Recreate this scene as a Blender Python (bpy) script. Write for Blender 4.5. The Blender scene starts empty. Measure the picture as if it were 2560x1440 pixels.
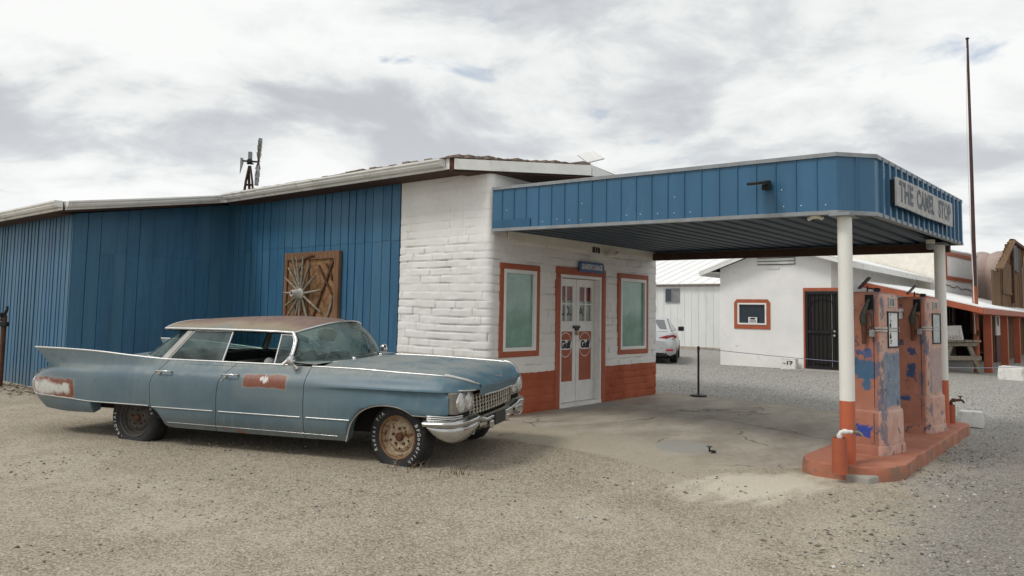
import bpy, bmesh, math, random
import numpy as np
from mathutils import Vector, Matrix

# ------------------------------------------------------------------ camera, sky, sun, exposure
S = bpy.context.scene
COL = S.collection
R_ = math.radians
CAM_H, FPX = 1.5, 1879.0
cd = bpy.data.cameras.new('camera'); cam = bpy.data.objects.new('camera', cd); COL.objects.link(cam)
cd.sensor_width = 36.0; cd.lens = 36.0 * FPX / 2560.0
cd.shift_y = -(720 - 641) / 2560.0
cd.clip_start = 0.1; cd.clip_end = 3000
_p, _r = R_(4.2), R_(1.0)
_f = Vector((0, math.cos(_p), math.sin(_p))); _u = Vector((0, -math.sin(_p), math.cos(_p))); _x = Vector((1, 0, 0))
_xr = _x * math.cos(_r) + _u * math.sin(_r); _ur = -_x * math.sin(_r) + _u * math.cos(_r)
cam.matrix_world = Matrix(((_xr.x, _ur.x, -_f.x, 0), (_xr.y, _ur.y, -_f.y, 0), (_xr.z, _ur.z, -_f.z, CAM_H), (0, 0, 0, 1)))
S.camera = cam
S.view_settings.view_transform = 'Standard'; S.view_settings.look = 'None'
S.view_settings.exposure = 0.18; S.view_settings.gamma = 1.0
S.cycles.max_bounces = 8; S.cycles.transparent_max_bounces = 12
S.cycles.use_denoising = True
S.cycles.sample_clamp_indirect = 6.0

SUN_EL, SUN_DIR = R_(52), Vector((-0.80, -0.42, 0)).normalized()   # horizontal direction towards the sun
sd = bpy.data.lights.new('sun', 'SUN'); sun = bpy.data.objects.new('sun', sd); COL.objects.link(sun)
sd.energy = 1.3; sd.angle = R_(16); sd.color = (1.0, 0.96, 0.90)
_sv = Vector((SUN_DIR.x * math.cos(SUN_EL), SUN_DIR.y * math.cos(SUN_EL), math.sin(SUN_EL)))
sun.rotation_euler = _sv.to_track_quat('Z', 'Y').to_euler()
sun.location = (-20, -10, 30)

# building frame: local x runs along the station front, local y along its blue side
O_ = np.array([-0.31, 10.56]); RZ = R_(50.364)
E1 = np.array([math.cos(RZ), math.sin(RZ)]); E2 = np.array([-E1[1], E1[0]])
def W(a, b): p = O_ + a * E1 + b * E2; return float(p[0]), float(p[1])
def sst(t): t = min(max(t, 0.0), 1.0); return t * t * (3 - 2 * t)
def gz(a, b): return -0.10 * sst((-b - 2.0) / 2.2) * (1 - sst((a - 6.0) / 5.0))

def lin(v):
    v = v / 255.0
    return v / 12.92 if v <= 0.04045 else ((v + 0.055) / 1.055) ** 2.4
def rgb(r, g, b, k=1.0): return (lin(r) * k, lin(g) * k, lin(b) * k, 1.0)

# ------------------------------------------------------------------ node helper
class NT:
    def __init__(s, nt): s.t = nt
    def n(s, typ, **kw):
        nd = s.t.nodes.new(typ)
        for k, v in kw.items(): setattr(nd, k, v)
        return nd
    def put(s, sock, v):
        if v is None: return
        if hasattr(v, 'is_output') or isinstance(v, bpy.types.NodeSocket): s.t.links.new(v, sock)
        else:
            if isinstance(v, (tuple, list)) and len(v) == 3 and sock.type == 'RGBA': v = (*v, 1)
            sock.default_value = v
    def coord(s, o='Object'): return s.n('ShaderNodeTexCoord').outputs[o]
    def geo(s, o): return s.n('ShaderNodeNewGeometry').outputs[o]
    def mapping(s, vec, scale=(1, 1, 1), loc=(0, 0, 0), rot=(0, 0, 0)):
        m = s.n('ShaderNodeMapping'); s.put(m.inputs[0], vec)
        m.inputs['Scale'].default_value = scale; m.inputs['Location'].default_value = loc; m.inputs['Rotation'].default_value = rot
        return m.outputs[0]
    def noise(s, vec, scale, detail=4, rough=.55, dist=0.0, out=0):
        m = s.n('ShaderNodeTexNoise'); s.put(m.inputs['Vector'], vec)
        m.inputs['Scale'].default_value = scale; m.inputs['Detail'].default_value = detail
        m.inputs['Roughness'].default_value = rough; m.inputs['Distortion'].default_value = dist
        return m.outputs[out]
    def voro(s, vec, scale, feat='F1', out='Distance', rnd=1.0):
        m = s.n('ShaderNodeTexVoronoi', feature=feat); s.put(m.inputs['Vector'], vec)
        m.inputs['Scale'].default_value = scale; m.inputs['Randomness'].default_value = rnd
        return m.outputs[out]
    def ramp(s, fac, stops, interp='LINEAR'):
        m = s.n('ShaderNodeValToRGB'); e = m.color_ramp.elements; m.color_ramp.interpolation = interp
        while len(e) < len(stops): e.new(0.5)
        for i, (p, c) in enumerate(stops):
            e[i].position = p
            e[i].color = (c, c, c, 1) if not isinstance(c, (tuple, list)) else (tuple(c) if len(c) == 4 else (*c, 1))
        s.put(m.inputs[0], fac); return m.outputs[0]
    def step(s, v, lo, hi):
        m = s.n('ShaderNodeMapRange', interpolation_type='SMOOTHSTEP'); s.put(m.inputs[0], v)
        m.inputs[1].default_value = lo; m.inputs[2].default_value = hi; return m.outputs[0]
    def mix(s, fac, a, b, mode='MIX'):
        m = s.n('ShaderNodeMix', data_type='RGBA', blend_type=mode)
        s.put(m.inputs[0], fac); s.put(m.inputs[6], a); s.put(m.inputs[7], b); return m.outputs[2]
    def m(s, op, a, b=None, c=None):
        m = s.n('ShaderNodeMath', operation=op)
        s.put(m.inputs[0], a); s.put(m.inputs[1], b)
        if c is not None: s.put(m.inputs[2], c)
        return m.outputs[0]
    def vm(s, op, a, b=None):
        m = s.n('ShaderNodeVectorMath', operation=op); s.put(m.inputs[0], a); s.put(m.inputs[1], b); return m.outputs[0]
    def xyz(s, v):
        m = s.n('ShaderNodeSeparateXYZ'); s.put(m.inputs[0], v); return m.outputs
    def comb(s, x, y, z):
        m = s.n('ShaderNodeCombineXYZ'); s.put(m.inputs[0], x); s.put(m.inputs[1], y); s.put(m.inputs[2], z); return m.outputs[0]
    def bump(s, h, strength=.3, dist=.01, nrm=None):
        m = s.n('ShaderNodeBump'); m.inputs['Strength'].default_value = strength; m.inputs['Distance'].default_value = dist
        s.put(m.inputs['Height'], h); s.put(m.inputs['Normal'], nrm); return m.outputs[0]
    def box(s, X, Y, x0, x1, y0, y1, soft):
        a = s.m('MULTIPLY', s.step(X, x0 - soft, x0 + soft), s.m('SUBTRACT', 1.0, s.step(X, x1 - soft, x1 + soft)))
        b = s.m('MULTIPLY', s.step(Y, y0 - soft, y0 + soft), s.m('SUBTRACT', 1.0, s.step(Y, y1 - soft, y1 + soft)))
        return s.m('MULTIPLY', a, b)
    def pbsdf(s, color, rough=.6, metal=0.0, nrm=None, spec=.5, **kw):
        p = s.n('ShaderNodeBsdfPrincipled')
        s.put(p.inputs['Base Color'], color); s.put(p.inputs['Roughness'], rough); s.put(p.inputs['Metallic'], metal)
        s.put(p.inputs['Specular IOR Level'], spec); s.put(p.inputs['Normal'], nrm)
        for k, v in kw.items(): s.put(p.inputs[k], v)
        return p.outputs[0]
    def schlick(s):
        lw = s.n('ShaderNodeLayerWeight'); lw.inputs[0].default_value = .5
        return s.m('ADD', .04, s.m('MULTIPLY', .96, s.m('POWER', lw.outputs['Facing'], 5.0)))
    def out(s, sh):
        o = s.n('ShaderNodeOutputMaterial'); s.put(o.inputs[0], sh)

def newmat(name):
    m = bpy.data.materials.new(name); m.use_nodes = True; m.node_tree.nodes.clear()
    return m, NT(m.node_tree)

def sc(c, k): return (min(c[0] * k, 1), min(c[1] * k, 1), min(c[2] * k, 1), 1)
def basic(name, c, rough=.6, metal=0.0, var=.14, scale=5.0, bump=.0, bscale=60.0, spec=.4, dirt=None, dirt_amt=.5, dscale=2.5, stretch=(1, 1, 1)):
    """painted or raw surface with broad tone variation, optional dirt patches and fine relief"""
    m, g = newmat(name)
    v = g.mapping(g.coord(), scale=stretch)
    n1 = g.noise(v, scale, 6, .6)
    col = g.mix(g.step(n1, .3, .7), sc(c, 1 - var), sc(c, 1 + var))
    n2 = g.noise(v, scale * 9, 3, .6)
    col = g.mix(g.m('MULTIPLY', g.step(n2, .5, .8), .35), col, sc(c, 1 - 1.6 * var))
    if dirt is not None:
        d = g.step(g.noise(v, dscale, 8, .68, .4), .62 - .25 * dirt_amt, .80 - .15 * dirt_amt)
        col = g.mix(g.m('MULTIPLY', d, .85), col, dirt)
    nr = None
    if bump: nr = g.bump(g.noise(v, bscale, 4, .6), bump, .01)
    g.out(g.pbsdf(col, g.m('ADD', rough - .06, g.m('MULTIPLY', n1, .12)), metal, nr, spec))
    return m

# ------------------------------------------------------------------ world: clear sky behind a broken overcast
wd = bpy.data.worlds.new('World'); S.world = wd; wd.use_nodes = True; wd.node_tree.nodes.clear()
g = NT(wd.node_tree)
sky = g.n('ShaderNodeTexSky', sky_type='NISHITA'); sky.sun_disc = False
sky.sun_elevation = SUN_EL; sky.sun_rotation = math.atan2(SUN_DIR.x, SUN_DIR.y)
sky.altitude = 600; sky.air_density = 1.0; sky.dust_density = 1.2; sky.ozone_density = 1.0
d = g.coord('Generated'); dx, dy, dz = g.xyz(d)
den = g.m('ADD', g.m('MAXIMUM', dz, 0.0), 0.24)
pv = g.comb(g.m('DIVIDE', dx, den), g.m('DIVIDE', dy, den), 0.0)
warp = g.noise(pv, .9, 3, .5, 0, 1)
pw = g.vm('ADD', pv, g.vm('SCALE', g.vm('SUBTRACT', warp, (.5, .5, .5)), None))
g.t.nodes[-1]
for nd in g.t.nodes:
    if nd.type == 'VECT_MATH' and nd.operation == 'SCALE': nd.inputs['Scale'].default_value = .55
pw = g.vm('ADD', pw, (3.7, 8.3, 0.0))
big = g.noise(pw, .8, 3, .5)
mid = g.noise(pw, 1.9, 9, .54, .25)
fine = g.noise(pw, 4.6, 8, .62)
shade = g.m('ADD', g.m('ADD', g.m('MULTIPLY', big, .28), g.m('MULTIPLY', mid, .90)), g.m('MULTIPLY', fine, .26))   # centre about .66
cloud = g.ramp(g.step(shade, .565, .85), [(0.0, (5.2, 5.4, 5.7)), (.2, (6.0, 6.2, 6.45)), (.42, (6.9, 7.1, 7.2)), (.60, (7.8, 8.0, 7.95)), (.85, (8.5, 8.65, 8.6)), (1.0, (9.0, 9.1, 9.0))])
gap = g.m('MULTIPLY', g.step(g.noise(pw, 2.1, 6, .55, .3), .63, .72), .7)
gap = g.m('MULTIPLY', gap, g.step(dz, .06, .16))
hz = g.m('SUBTRACT', 1.0, g.step(dz, .02, .26))
cloud = g.mix(g.m('MULTIPLY', hz, .35), cloud, (9.8, 9.9, 9.9, 1))
skyc = g.mix(gap, cloud, g.mix(.35, sky.outputs[0], (5.2, 6.6, 8.2, 1)))
bg = g.n('ShaderNodeBackground'); g.put(bg.inputs[0], skyc); bg.inputs[1].default_value = .094
ow = g.n('ShaderNodeOutputWorld'); g.put(ow.inputs[0], bg.outputs[0])

# ------------------------------------------------------------------ mesh helper
class MB:
    def __init__(s): s.v = []; s.f = []; s.mi = []
    def add(s, vs, fs, mi=0):
        k = len(s.v); s.v.extend([tuple(map(float, p)) for p in vs])
        for f in fs: s.f.append(tuple(i + k for i in f)); s.mi.append(mi)
        return s
    def box(s, lo, hi, mi=0, M=None):
        (x0, y0, z0), (x1, y1, z1) = lo, hi
        vs = [(x0, y0, z0), (x1, y0, z0), (x1, y1, z0), (x0, y1, z0), (x0, y0, z1), (x1, y0, z1), (x1, y1, z1), (x0, y1, z1)]
        if M is not None: vs = [tuple(M @ Vector(p)) for p in vs]
        return s.add(vs, [(0, 3, 2, 1), (4, 5, 6, 7), (0, 1, 5, 4), (1, 2, 6, 5), (2, 3, 7, 6), (3, 0, 4, 7)], mi)
    def beam(s, p, q, w, h, mi=0, up=(0, 0, 1)):
        """box of section w x h from p to q"""
        p, q = Vector(p), Vector(q); d = (q - p); L = d.length; d.normalize()
        u = Vector(up)
        if abs(d.dot(u)) > .98: u = Vector((1, 0, 0))
        x = d.cross(u).normalized(); z = x.cross(d)
        M = Matrix(((x.x, d.x, z.x, p.x), (x.y, d.y, z.y, p.y), (x.z, d.z, z.z, p.z), (0, 0, 0, 1)))
        return s.box((-w / 2, 0, -h / 2), (w / 2, L, h / 2), mi, M)
    def tube(s, pts, r, n=8, mi=0, cap=True, flat=1.0):
        pts = [Vector(p) for p in pts]; N = len(pts)
        rs = r if isinstance(r, (list, tuple)) else [r] * N
        k = len(s.v); ref = None
        for i, p in enumerate(pts):
            d = (pts[min(i + 1, N - 1)] - pts[max(i - 1, 0)]).normalized()
            if ref is None: ref = Vector((0, 0, 1)) if abs(d.z) < .9 else Vector((1, 0, 0))
            x = d.cross(ref)
            if x.length < 1e-5: x = d.cross(Vector((0, 1, 0)))
            x.normalize(); y = x.cross(d); ref = y
            for j in range(n):
                t = 2 * math.pi * j / n
                s.v.append(tuple(p + x * (rs[i] * math.cos(t) * flat) + y * (rs[i] * math.sin(t))))
        for i in range(N - 1):
            for j in range(n):
                a = k + i * n + j; b = k + i * n + (j + 1) % n
                s.f.append((a, b, b + n, a + n)); s.mi.append(mi)
        if cap:
            s.f.append(tuple(k + j for j in range(n))[::-1]); s.mi.append(mi)
            s.f.append(tuple(k + (N - 1) * n + j for j in range(n))); s.mi.append(mi)
        return s
    def lathe(s, prof, n=24, M=None, mi=0, cap=True):
        """prof: (radius, height) pairs round the local z axis"""
        k = len(s.v); M = M or Matrix()
        for (r, h) in prof:
            for j in range(n):
                t = 2 * math.pi * j / n
                s.v.append(tuple(M @ Vector((r * math.cos(t), r * math.sin(t), h))))
        for i in range(len(prof) - 1):
            for j in range(n):
                a = k + i * n + j; b = k + i * n + (j + 1) % n
                s.f.append((a, b, b + n, a + n)); s.mi.append(mi)
        if cap:
            s.f.append(tuple(k + j for j in range(n))[::-1]); s.mi.append(mi)
            s.f.append(tuple(k + (len(prof) - 1) * n + j for j in range(n))); s.mi.append(mi)
        return s
    def grid(s, P, mi=0, flip=False, closed=False):
        """P: array [i][j] of points"""
        P = np.asarray(P, float); I, J = P.shape[:2]; k = len(s.v)
        s.v.extend(map(tuple, P.reshape(-1, 3)))
        for i in range(I - 1):
            for j in range(J if closed else J - 1):
                j2 = (j + 1) % J
                q = (k + i * J + j, k + i * J + j2, k + (i + 1) * J + j2, k + (i + 1) * J + j)
                s.f.append(q[::-1] if flip else q); s.mi.append(mi)
        return s
    def prism(s, poly, z0, z1, mi=0, M=None):
        n = len(poly); vs = [(x, y, z0) for x, y in poly] + [(x, y, z1) for x, y in poly]
        if M is not None: vs = [tuple(M @ Vector(p)) for p in vs]
        fs = [tuple(range(n))[::-1], tuple(range(n, 2 * n))] + [(i, (i + 1) % n, n + (i + 1) % n, n + i) for i in range(n)]
        return s.add(vs, fs, mi)
    def mesh(s, me, M, mi=0):
        return s.add([tuple(M @ v.co) for v in me.vertices], [tuple(p.vertices) for p in me.polygons], mi)
    def build(s, name, mats, parent=None, loc=None, rz=0.0, smooth=None, bevel=0.0, bseg=2):
        me = bpy.data.meshes.new(name); me.from_pydata(s.v, [], s.f)
        mats = mats if isinstance(mats, (list, tuple)) else [mats]
        for m in mats: me.materials.append(m)
        if len(mats) > 1: me.polygons.foreach_set('material_index', s.mi)
        me.validate(); me.update()
        if smooth is not None:
            me.polygons.foreach_set('use_smooth', [True] * len(me.polygons))
            me.set_sharp_from_angle(angle=R_(smooth))
        o = bpy.data.objects.new(name, me); COL.objects.link(o)
        if parent is not None: o.parent = parent
        if loc is not None: o.location = loc
        if rz: o.rotation_euler = (0, 0, rz)
        if bevel:
            b = o.modifiers.new('bevel', 'BEVEL'); b.width = bevel; b.segments = bseg; b.limit_method = 'ANGLE'; b.angle_limit = R_(35)
        return o

def tag(o, label=None, cat=None, group=None, kind=None):
    if label: o['label'] = label
    if cat: o['category'] = cat
    if group: o['group'] = group
    if kind: o['kind'] = kind
    return o
def thing(name, label, cat, loc, rz=0.0, group=None):
    o = bpy.data.objects.new(name, None); COL.objects.link(o); o.empty_display_size = .2
    o.location = loc; o.rotation_euler = (0, 0, rz)
    return tag(o, label, cat, group)
def bthing(name, label, cat, a, b, z=None, rz=0.0, group=None):
    x, y = W(a, b)
    return thing(name, label, cat, (x, y, gz(a, b) if z is None else z), RZ + rz, group)
def copy_tree(o, parent=None):
    c = o.copy(); COL.objects.link(c); c.parent = parent
    for ch in list(o.children): copy_tree(ch, c)
    return c

def text_mesh(body, size, bold=0.0, ext=0.002, font=None, shear=0.0, space=1.0):
    cu = bpy.data.curves.new('lettering', 'FONT'); cu.body = body; cu.size = size
    cu.align_x = 'CENTER'; cu.align_y = 'CENTER'; cu.offset = bold; cu.extrude = ext; cu.shear = shear; cu.space_character = space
    cu.resolution_u = 3
    ob = bpy.data.objects.new('lettering', cu); COL.objects.link(ob)
    dg = bpy.context.evaluated_depsgraph_get()
    me = bpy.data.meshes.new_from_object(ob.evaluated_get(dg))
    bpy.data.objects.remove(ob); return me
def frame3(x, y, o):
    """matrix whose local x,y axes are the given vectors and origin o"""
    x, y = Vector(x).normalized(), Vector(y).normalized(); z = x.cross(y)
    return Matrix(((x.x, y.x, z.x, o[0]), (x.y, y.y, z.y, o[1]), (x.z, y.z, z.z, o[2]), (0, 0, 0, 1)))

def pchip(xq, tab):
    """monotone smooth interpolation through (x, y) pairs"""
    t = sorted(tab); x = np.array([p[0] for p in t], float); y = np.array([p[1] for p in t], float)
    xq = np.clip(np.asarray(xq, float), x[0], x[-1])
    if len(x) < 3: return np.interp(xq, x, y)
    h = np.diff(x); dl = np.diff(y) / h; dd = np.zeros(len(x))
    dd[0], dd[-1] = dl[0], dl[-1]
    for i in range(1, len(x) - 1):
        if dl[i - 1] * dl[i] > 0:
            w1, w2 = 2 * h[i] + h[i - 1], h[i] + 2 * h[i - 1]
            dd[i] = (w1 + w2) / (w1 / dl[i - 1] + w2 / dl[i])
    k = np.clip(np.searchsorted(x, xq) - 1, 0, len(x) - 2); s_ = (xq - x[k]) / h[k]
    return ((1 + 2 * s_) * (1 - s_) ** 2 * y[k] + s_ * (1 - s_) ** 2 * h[k] * dd[k] + s_ ** 2 * (3 - 2 * s_) * y[k + 1] + s_ ** 2 * (s_ - 1) * h[k] * dd[k + 1])

_rng = np.random.default_rng(7)
def vnoise(x, y, seed=0):
    """smooth 2-D value noise in 0..1 for arrays"""
    T = np.random.default_rng(seed).random((256, 256))
    xi, yi = np.floor(x).astype(int), np.floor(y).astype(int); fx, fy = x - xi, y - yi
    fx = fx * fx * (3 - 2 * fx); fy = fy * fy * (3 - 2 * fy)
    a = T[xi % 256, yi % 256]; b = T[(xi + 1) % 256, yi % 256]; c_ = T[xi % 256, (yi + 1) % 256]; d_ = T[(xi + 1) % 256, (yi + 1) % 256]
    return (a * (1 - fx) + b * fx) * (1 - fy) + (c_ * (1 - fx) + d_ * fx) * fy

# ------------------------------------------------------------------ materials
WHITE = (.80, .79, .765, 1)
BLUE = (.036, .128, .232, 1)
ORANGE = (.385, .100, .048, 1)
def m_white_masonry():
    m, g = newmat('white_masonry'); o = g.coord(); x, y, z = g.xyz(o)
    n = g.noise(o, 1.3, 6, .6); n2 = g.noise(o, 14, 5, .6)
    c = g.mix(g.step(n, .3, .75), (.76, .745, .715, 1), (.86, .85, .83, 1))
    c = g.mix(g.m('MULTIPLY', g.step(n2, .55, .75), .35), c, (.58, .555, .50, 1))
    st = g.noise(g.mapping(o, scale=(6, 6, .5)), 1.0, 6, .65)
    c = g.mix(g.m('MULTIPLY', g.step(st, .58, .78), .3), c, (.50, .47, .40, 1))
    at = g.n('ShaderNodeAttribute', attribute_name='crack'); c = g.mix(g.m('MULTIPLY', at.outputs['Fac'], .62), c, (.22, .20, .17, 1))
    oc = g.mix(g.step(g.noise(o, 2.2, 6, .6), .3, .7), (.33, .080, .036, 1), (.43, .118, .060, 1))
    edge = g.m('ADD', z, g.m('MULTIPLY', g.m('SUBTRACT', g.noise(o, 9, 3), .5), .035))
    face = g.step(y, .35, .40)
    band = g.m('MULTIPLY', g.m('SUBTRACT', 1.0, g.step(edge, .598, .606)), g.m('SUBTRACT', 1.0, g.m('MULTIPLY', face, 1.0)))
    c = g.mix(band, c, oc)
    g.out(g.pbsdf(c, .75, 0, g.bump(n2, .25, .01), .25)); return m
def m_blue_siding():
    m, g = newmat('blue_siding_paint'); o = g.coord(); x, y, z = g.xyz(o)
    n = g.noise(g.mapping(o, scale=(1, 1, .25)), 3.0, 6, .6); n2 = g.noise(g.mapping(o, scale=(12, 12, .6)), 2.0, 4, .6)
    c = g.mix(g.step(n, .3, .7), sc(BLUE, .86), sc(BLUE, 1.14))
    c = g.mix(g.m('MULTIPLY', g.step(n2, .48, .72), .6), c, sc(BLUE, .62))
    rb = g.geo('Random Per Island'); c = g.mix(g.m('MULTIPLY', rb, .55), c, g.mix(g.step(rb, .45, .55), sc(BLUE, .78), (.055, .150, .235, 1)))
    fade = g.step(g.noise(g.mapping(o, scale=(3, 3, .35)), 1.3, 7, .65), .50, .72); c = g.mix(g.m('MULTIPLY', fade, .45), c, (.072, .165, .24, 1))
    pal = g.m('MULTIPLY', g.step(g.noise(o, 2.0, 8, .7), .58, .78), .45)
    c = g.mix(pal, c, (.12, .21, .28, 1))
    low = g.m('MULTIPLY', g.m('SUBTRACT', 1.0, g.step(g.m('ADD', z, g.m('MULTIPLY', n, .5)), .25, .75)), .30)
    c = g.mix(low, c, (.20, .20, .18, 1))
    g.out(g.pbsdf(c, .50, 0, g.bump(n2, .15, .01), .4)); return m
def m_glass_pane(name, c, rough=.04):
    m, g = newmat(name); o = g.coord()
    n = g.noise(o, 3.0, 6, .65)
    col = g.mix(g.step(n, .35, .75), sc(c, .82), sc(c, 1.18))
    wob = g.bump(g.noise(o, 2.2, 2, .5), .06, .02)
    g.out(g.pbsdf(col, g.m('ADD', rough, g.m('MULTIPLY', n, .08)), 0, wob, .7)); return m
def m_planks(name, c1, c2, axis=2, scale=3.0, rough=.8):
    m, g = newmat(name); o = g.coord()
    s_ = [9, 9, 9]; s_[axis] = .7
    n = g.noise(g.mapping(o, scale=s_), scale, 7, .65); n2 = g.noise(o, 2.5, 5, .6)
    c = g.mix(g.step(n, .3, .7), c1, c2); c = g.mix(g.m('MULTIPLY', g.step(n2, .5, .75), .5), c, sc(c1, .6))
    g.out(g.pbsdf(c, rough, 0, g.bump(n, .35, .01), .25)); return m

MAT = {}
m, g = newmat('clear_door_glass'); _t = g.n('ShaderNodeBsdfTransparent'); _t.inputs[0].default_value = (.75, .80, .78, 1); _g = g.n('ShaderNodeBsdfGlossy'); _g.inputs['Roughness'].default_value = .05
_m = g.n('ShaderNodeMixShader'); g.put(_m.inputs[0], g.schlick()); g.put(_m.inputs[1], _t.outputs[0]); g.put(_m.inputs[2], _g.outputs[0]); g.out(_m.outputs[0]); MAT['glass'] = m
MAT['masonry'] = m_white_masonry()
MAT['siding'] = m_blue_siding()
MAT['white'] = basic('white_gloss_paint', WHITE, .5, var=.06, dirt=(.42, .38, .30, 1), dirt_amt=.15)
MAT['cream'] = basic('cream_stucco', (.80, .765, .68, 1), .85, var=.06, bump=.2, bscale=30)
MAT['stucco'] = basic('white_stucco', (.82, .81, .79, 1), .85, var=.05, scale=1.2, bump=.3, bscale=24, dirt=(.55, .52, .46, 1), dirt_amt=.1)
MAT['orange'] = basic('orange_paint', ORANGE, .6, var=.12, scale=3, bump=.1, bscale=40, dirt=(.34, .085, .04, 1), dirt_amt=.4)
MAT['fascia'] = basic('blue_canopy_metal', (.034, .125, .228, 1), .38, var=.10, scale=2.2, dirt=(.07, .17, .25, 1), dirt_amt=.25, stretch=(1, 1, .3), spec=.5)
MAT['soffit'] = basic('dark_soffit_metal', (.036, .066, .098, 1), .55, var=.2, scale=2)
MAT['trimgrey'] = basic('grey_metal_trim', (.27, .29, .30, 1), .5, .2, var=.15, dirt=(.2, .17, .13, 1), dirt_amt=.35)
MAT['gutter'] = basic('white_gutter_enamel', (.76, .76, .73, 1), .42, var=.07, scale=2, dirt=(.36, .33, .27, 1), dirt_amt=.4)
MAT['rooftin'] = basic('rusty_roof_tin', (.22, .17, .14, 1), .7, .2, var=.3, scale=4, dirt=(.12, .06, .04, 1), dirt_amt=.6)
MAT['brownbeam'] = basic('brown_beam', (.07, .035, .022, 1), .8, var=.2)
MAT['black'] = basic('black_enamel', (.012, .012, .013, 1), .45, var=.2)
MAT['darkhole'] = basic('dark_recess', (.01, .01, .011, 1), .9, var=.1)
MAT['tealpane'] = m_glass_pane('teal_window_pane', (.21, .38, .32, 1))
MAT['darkpane'] = m_glass_pane('dark_window_pane', (.022, .035, .05, 1))
MAT['concrete'] = basic('worn_concrete', (.36, .345, .31, 1), .85, var=.12, scale=3, bump=.4, bscale=40, dirt=(.22, .19, .15, 1), dirt_amt=.5)
MAT['whiteblock'] = basic('whitewashed_block', (.78, .77, .73, 1), .85, var=.08, bump=.5, bscale=30, dirt=(.33, .30, .24, 1), dirt_amt=.55, dscale=6)
MAT['steel'] = basic('galvanised_steel', (.46, .46, .45, 1), .4, .8, var=.15, scale=8)
MAT['rust'] = basic('rusted_iron', (.10, .045, .025, 1), .8, .2, var=.35, scale=10, bump=.4, bscale=80)
MAT['wood'] = m_planks('weathered_wood', (.14, .12, .095, 1), (.34, .30, .235, 1), 1)
MAT['woodx'] = m_planks('weathered_wood_along', (.11, .092, .07, 1), (.27, .235, .18, 1), 0)
MAT['boardwood'] = m_planks('brown_board_frame', (.14, .072, .038, 1), (.235, .135, .080, 1), 2)
MAT['osb'] = basic('chipboard', (.24, .13, .06, 1), .8, var=.4, scale=12, dirt=(.11, .05, .022, 1), dirt_amt=.75, dscale=7)
MAT['barnwood'] = m_planks('barn_planks', (.085, .045, .022, 1), (.22, .13, .065, 1), 2, 2.2)
MAT['white_metal'] = basic('white_sheet_metal', (.74, .75, .74, 1), .5, var=.05, scale=2, stretch=(1, 1, .3), dirt=(.5, .49, .45, 1), dirt_amt=.2)
MAT['white_roof'] = basic('white_roof_sheet', (.86, .86, .85, 1), .45, var=.03, scale=2)
MAT['pinkmetal'] = basic('pinkish_arch_panel', (.36, .27, .235, 1), .6, var=.12, scale=1.5, stretch=(1, 1, .4), dirt=(.28, .15, .12, 1), dirt_amt=.25)
MAT['pvc'] = basic('white_pvc', (.74, .73, .70, 1), .4, var=.08, dirt=(.4, .36, .3, 1), dirt_amt=.4, dscale=20)
MAT['brass'] = basic('dull_brass', (.30, .25, .17, 1), .45, .7, var=.2, scale=30)
MAT['dirtybrown'] = basic('stained_cloth_paper', (.6, .58, .52, 1), .8, var=.2, scale=14)
MAT['lettergrey'] = basic('faded_blue_letters', (.125, .145, .175, 1), .8, var=.35, scale=20, dirt=(.44, .43, .40, 1), dirt_amt=.62, dscale=16)
MAT['blacktext'] = basic('black_lettering', (.015, .015, .017, 1), .6, var=.1)
MAT['whitetext'] = basic('white_lettering', (.75, .75, .74, 1), .6, var=.1)
MAT['signwhite'] = basic('peeling_white_sign', (.47, .465, .45, 1), .8, var=.15, scale=10, dirt=(.30, .29, .27, 1), dirt_amt=.5, dscale=9)
MAT['signblue'] = basic('blue_sign_enamel', (.055, .12, .28, 1), .5, var=.15)
MAT['red'] = basic('red_board', (.38, .03, .026, 1), .6, var=.5, scale=9)
MAT['redscript'] = basic('faded_red_script', (.34, .12, .11, 1), .7, var=.2)

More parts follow.
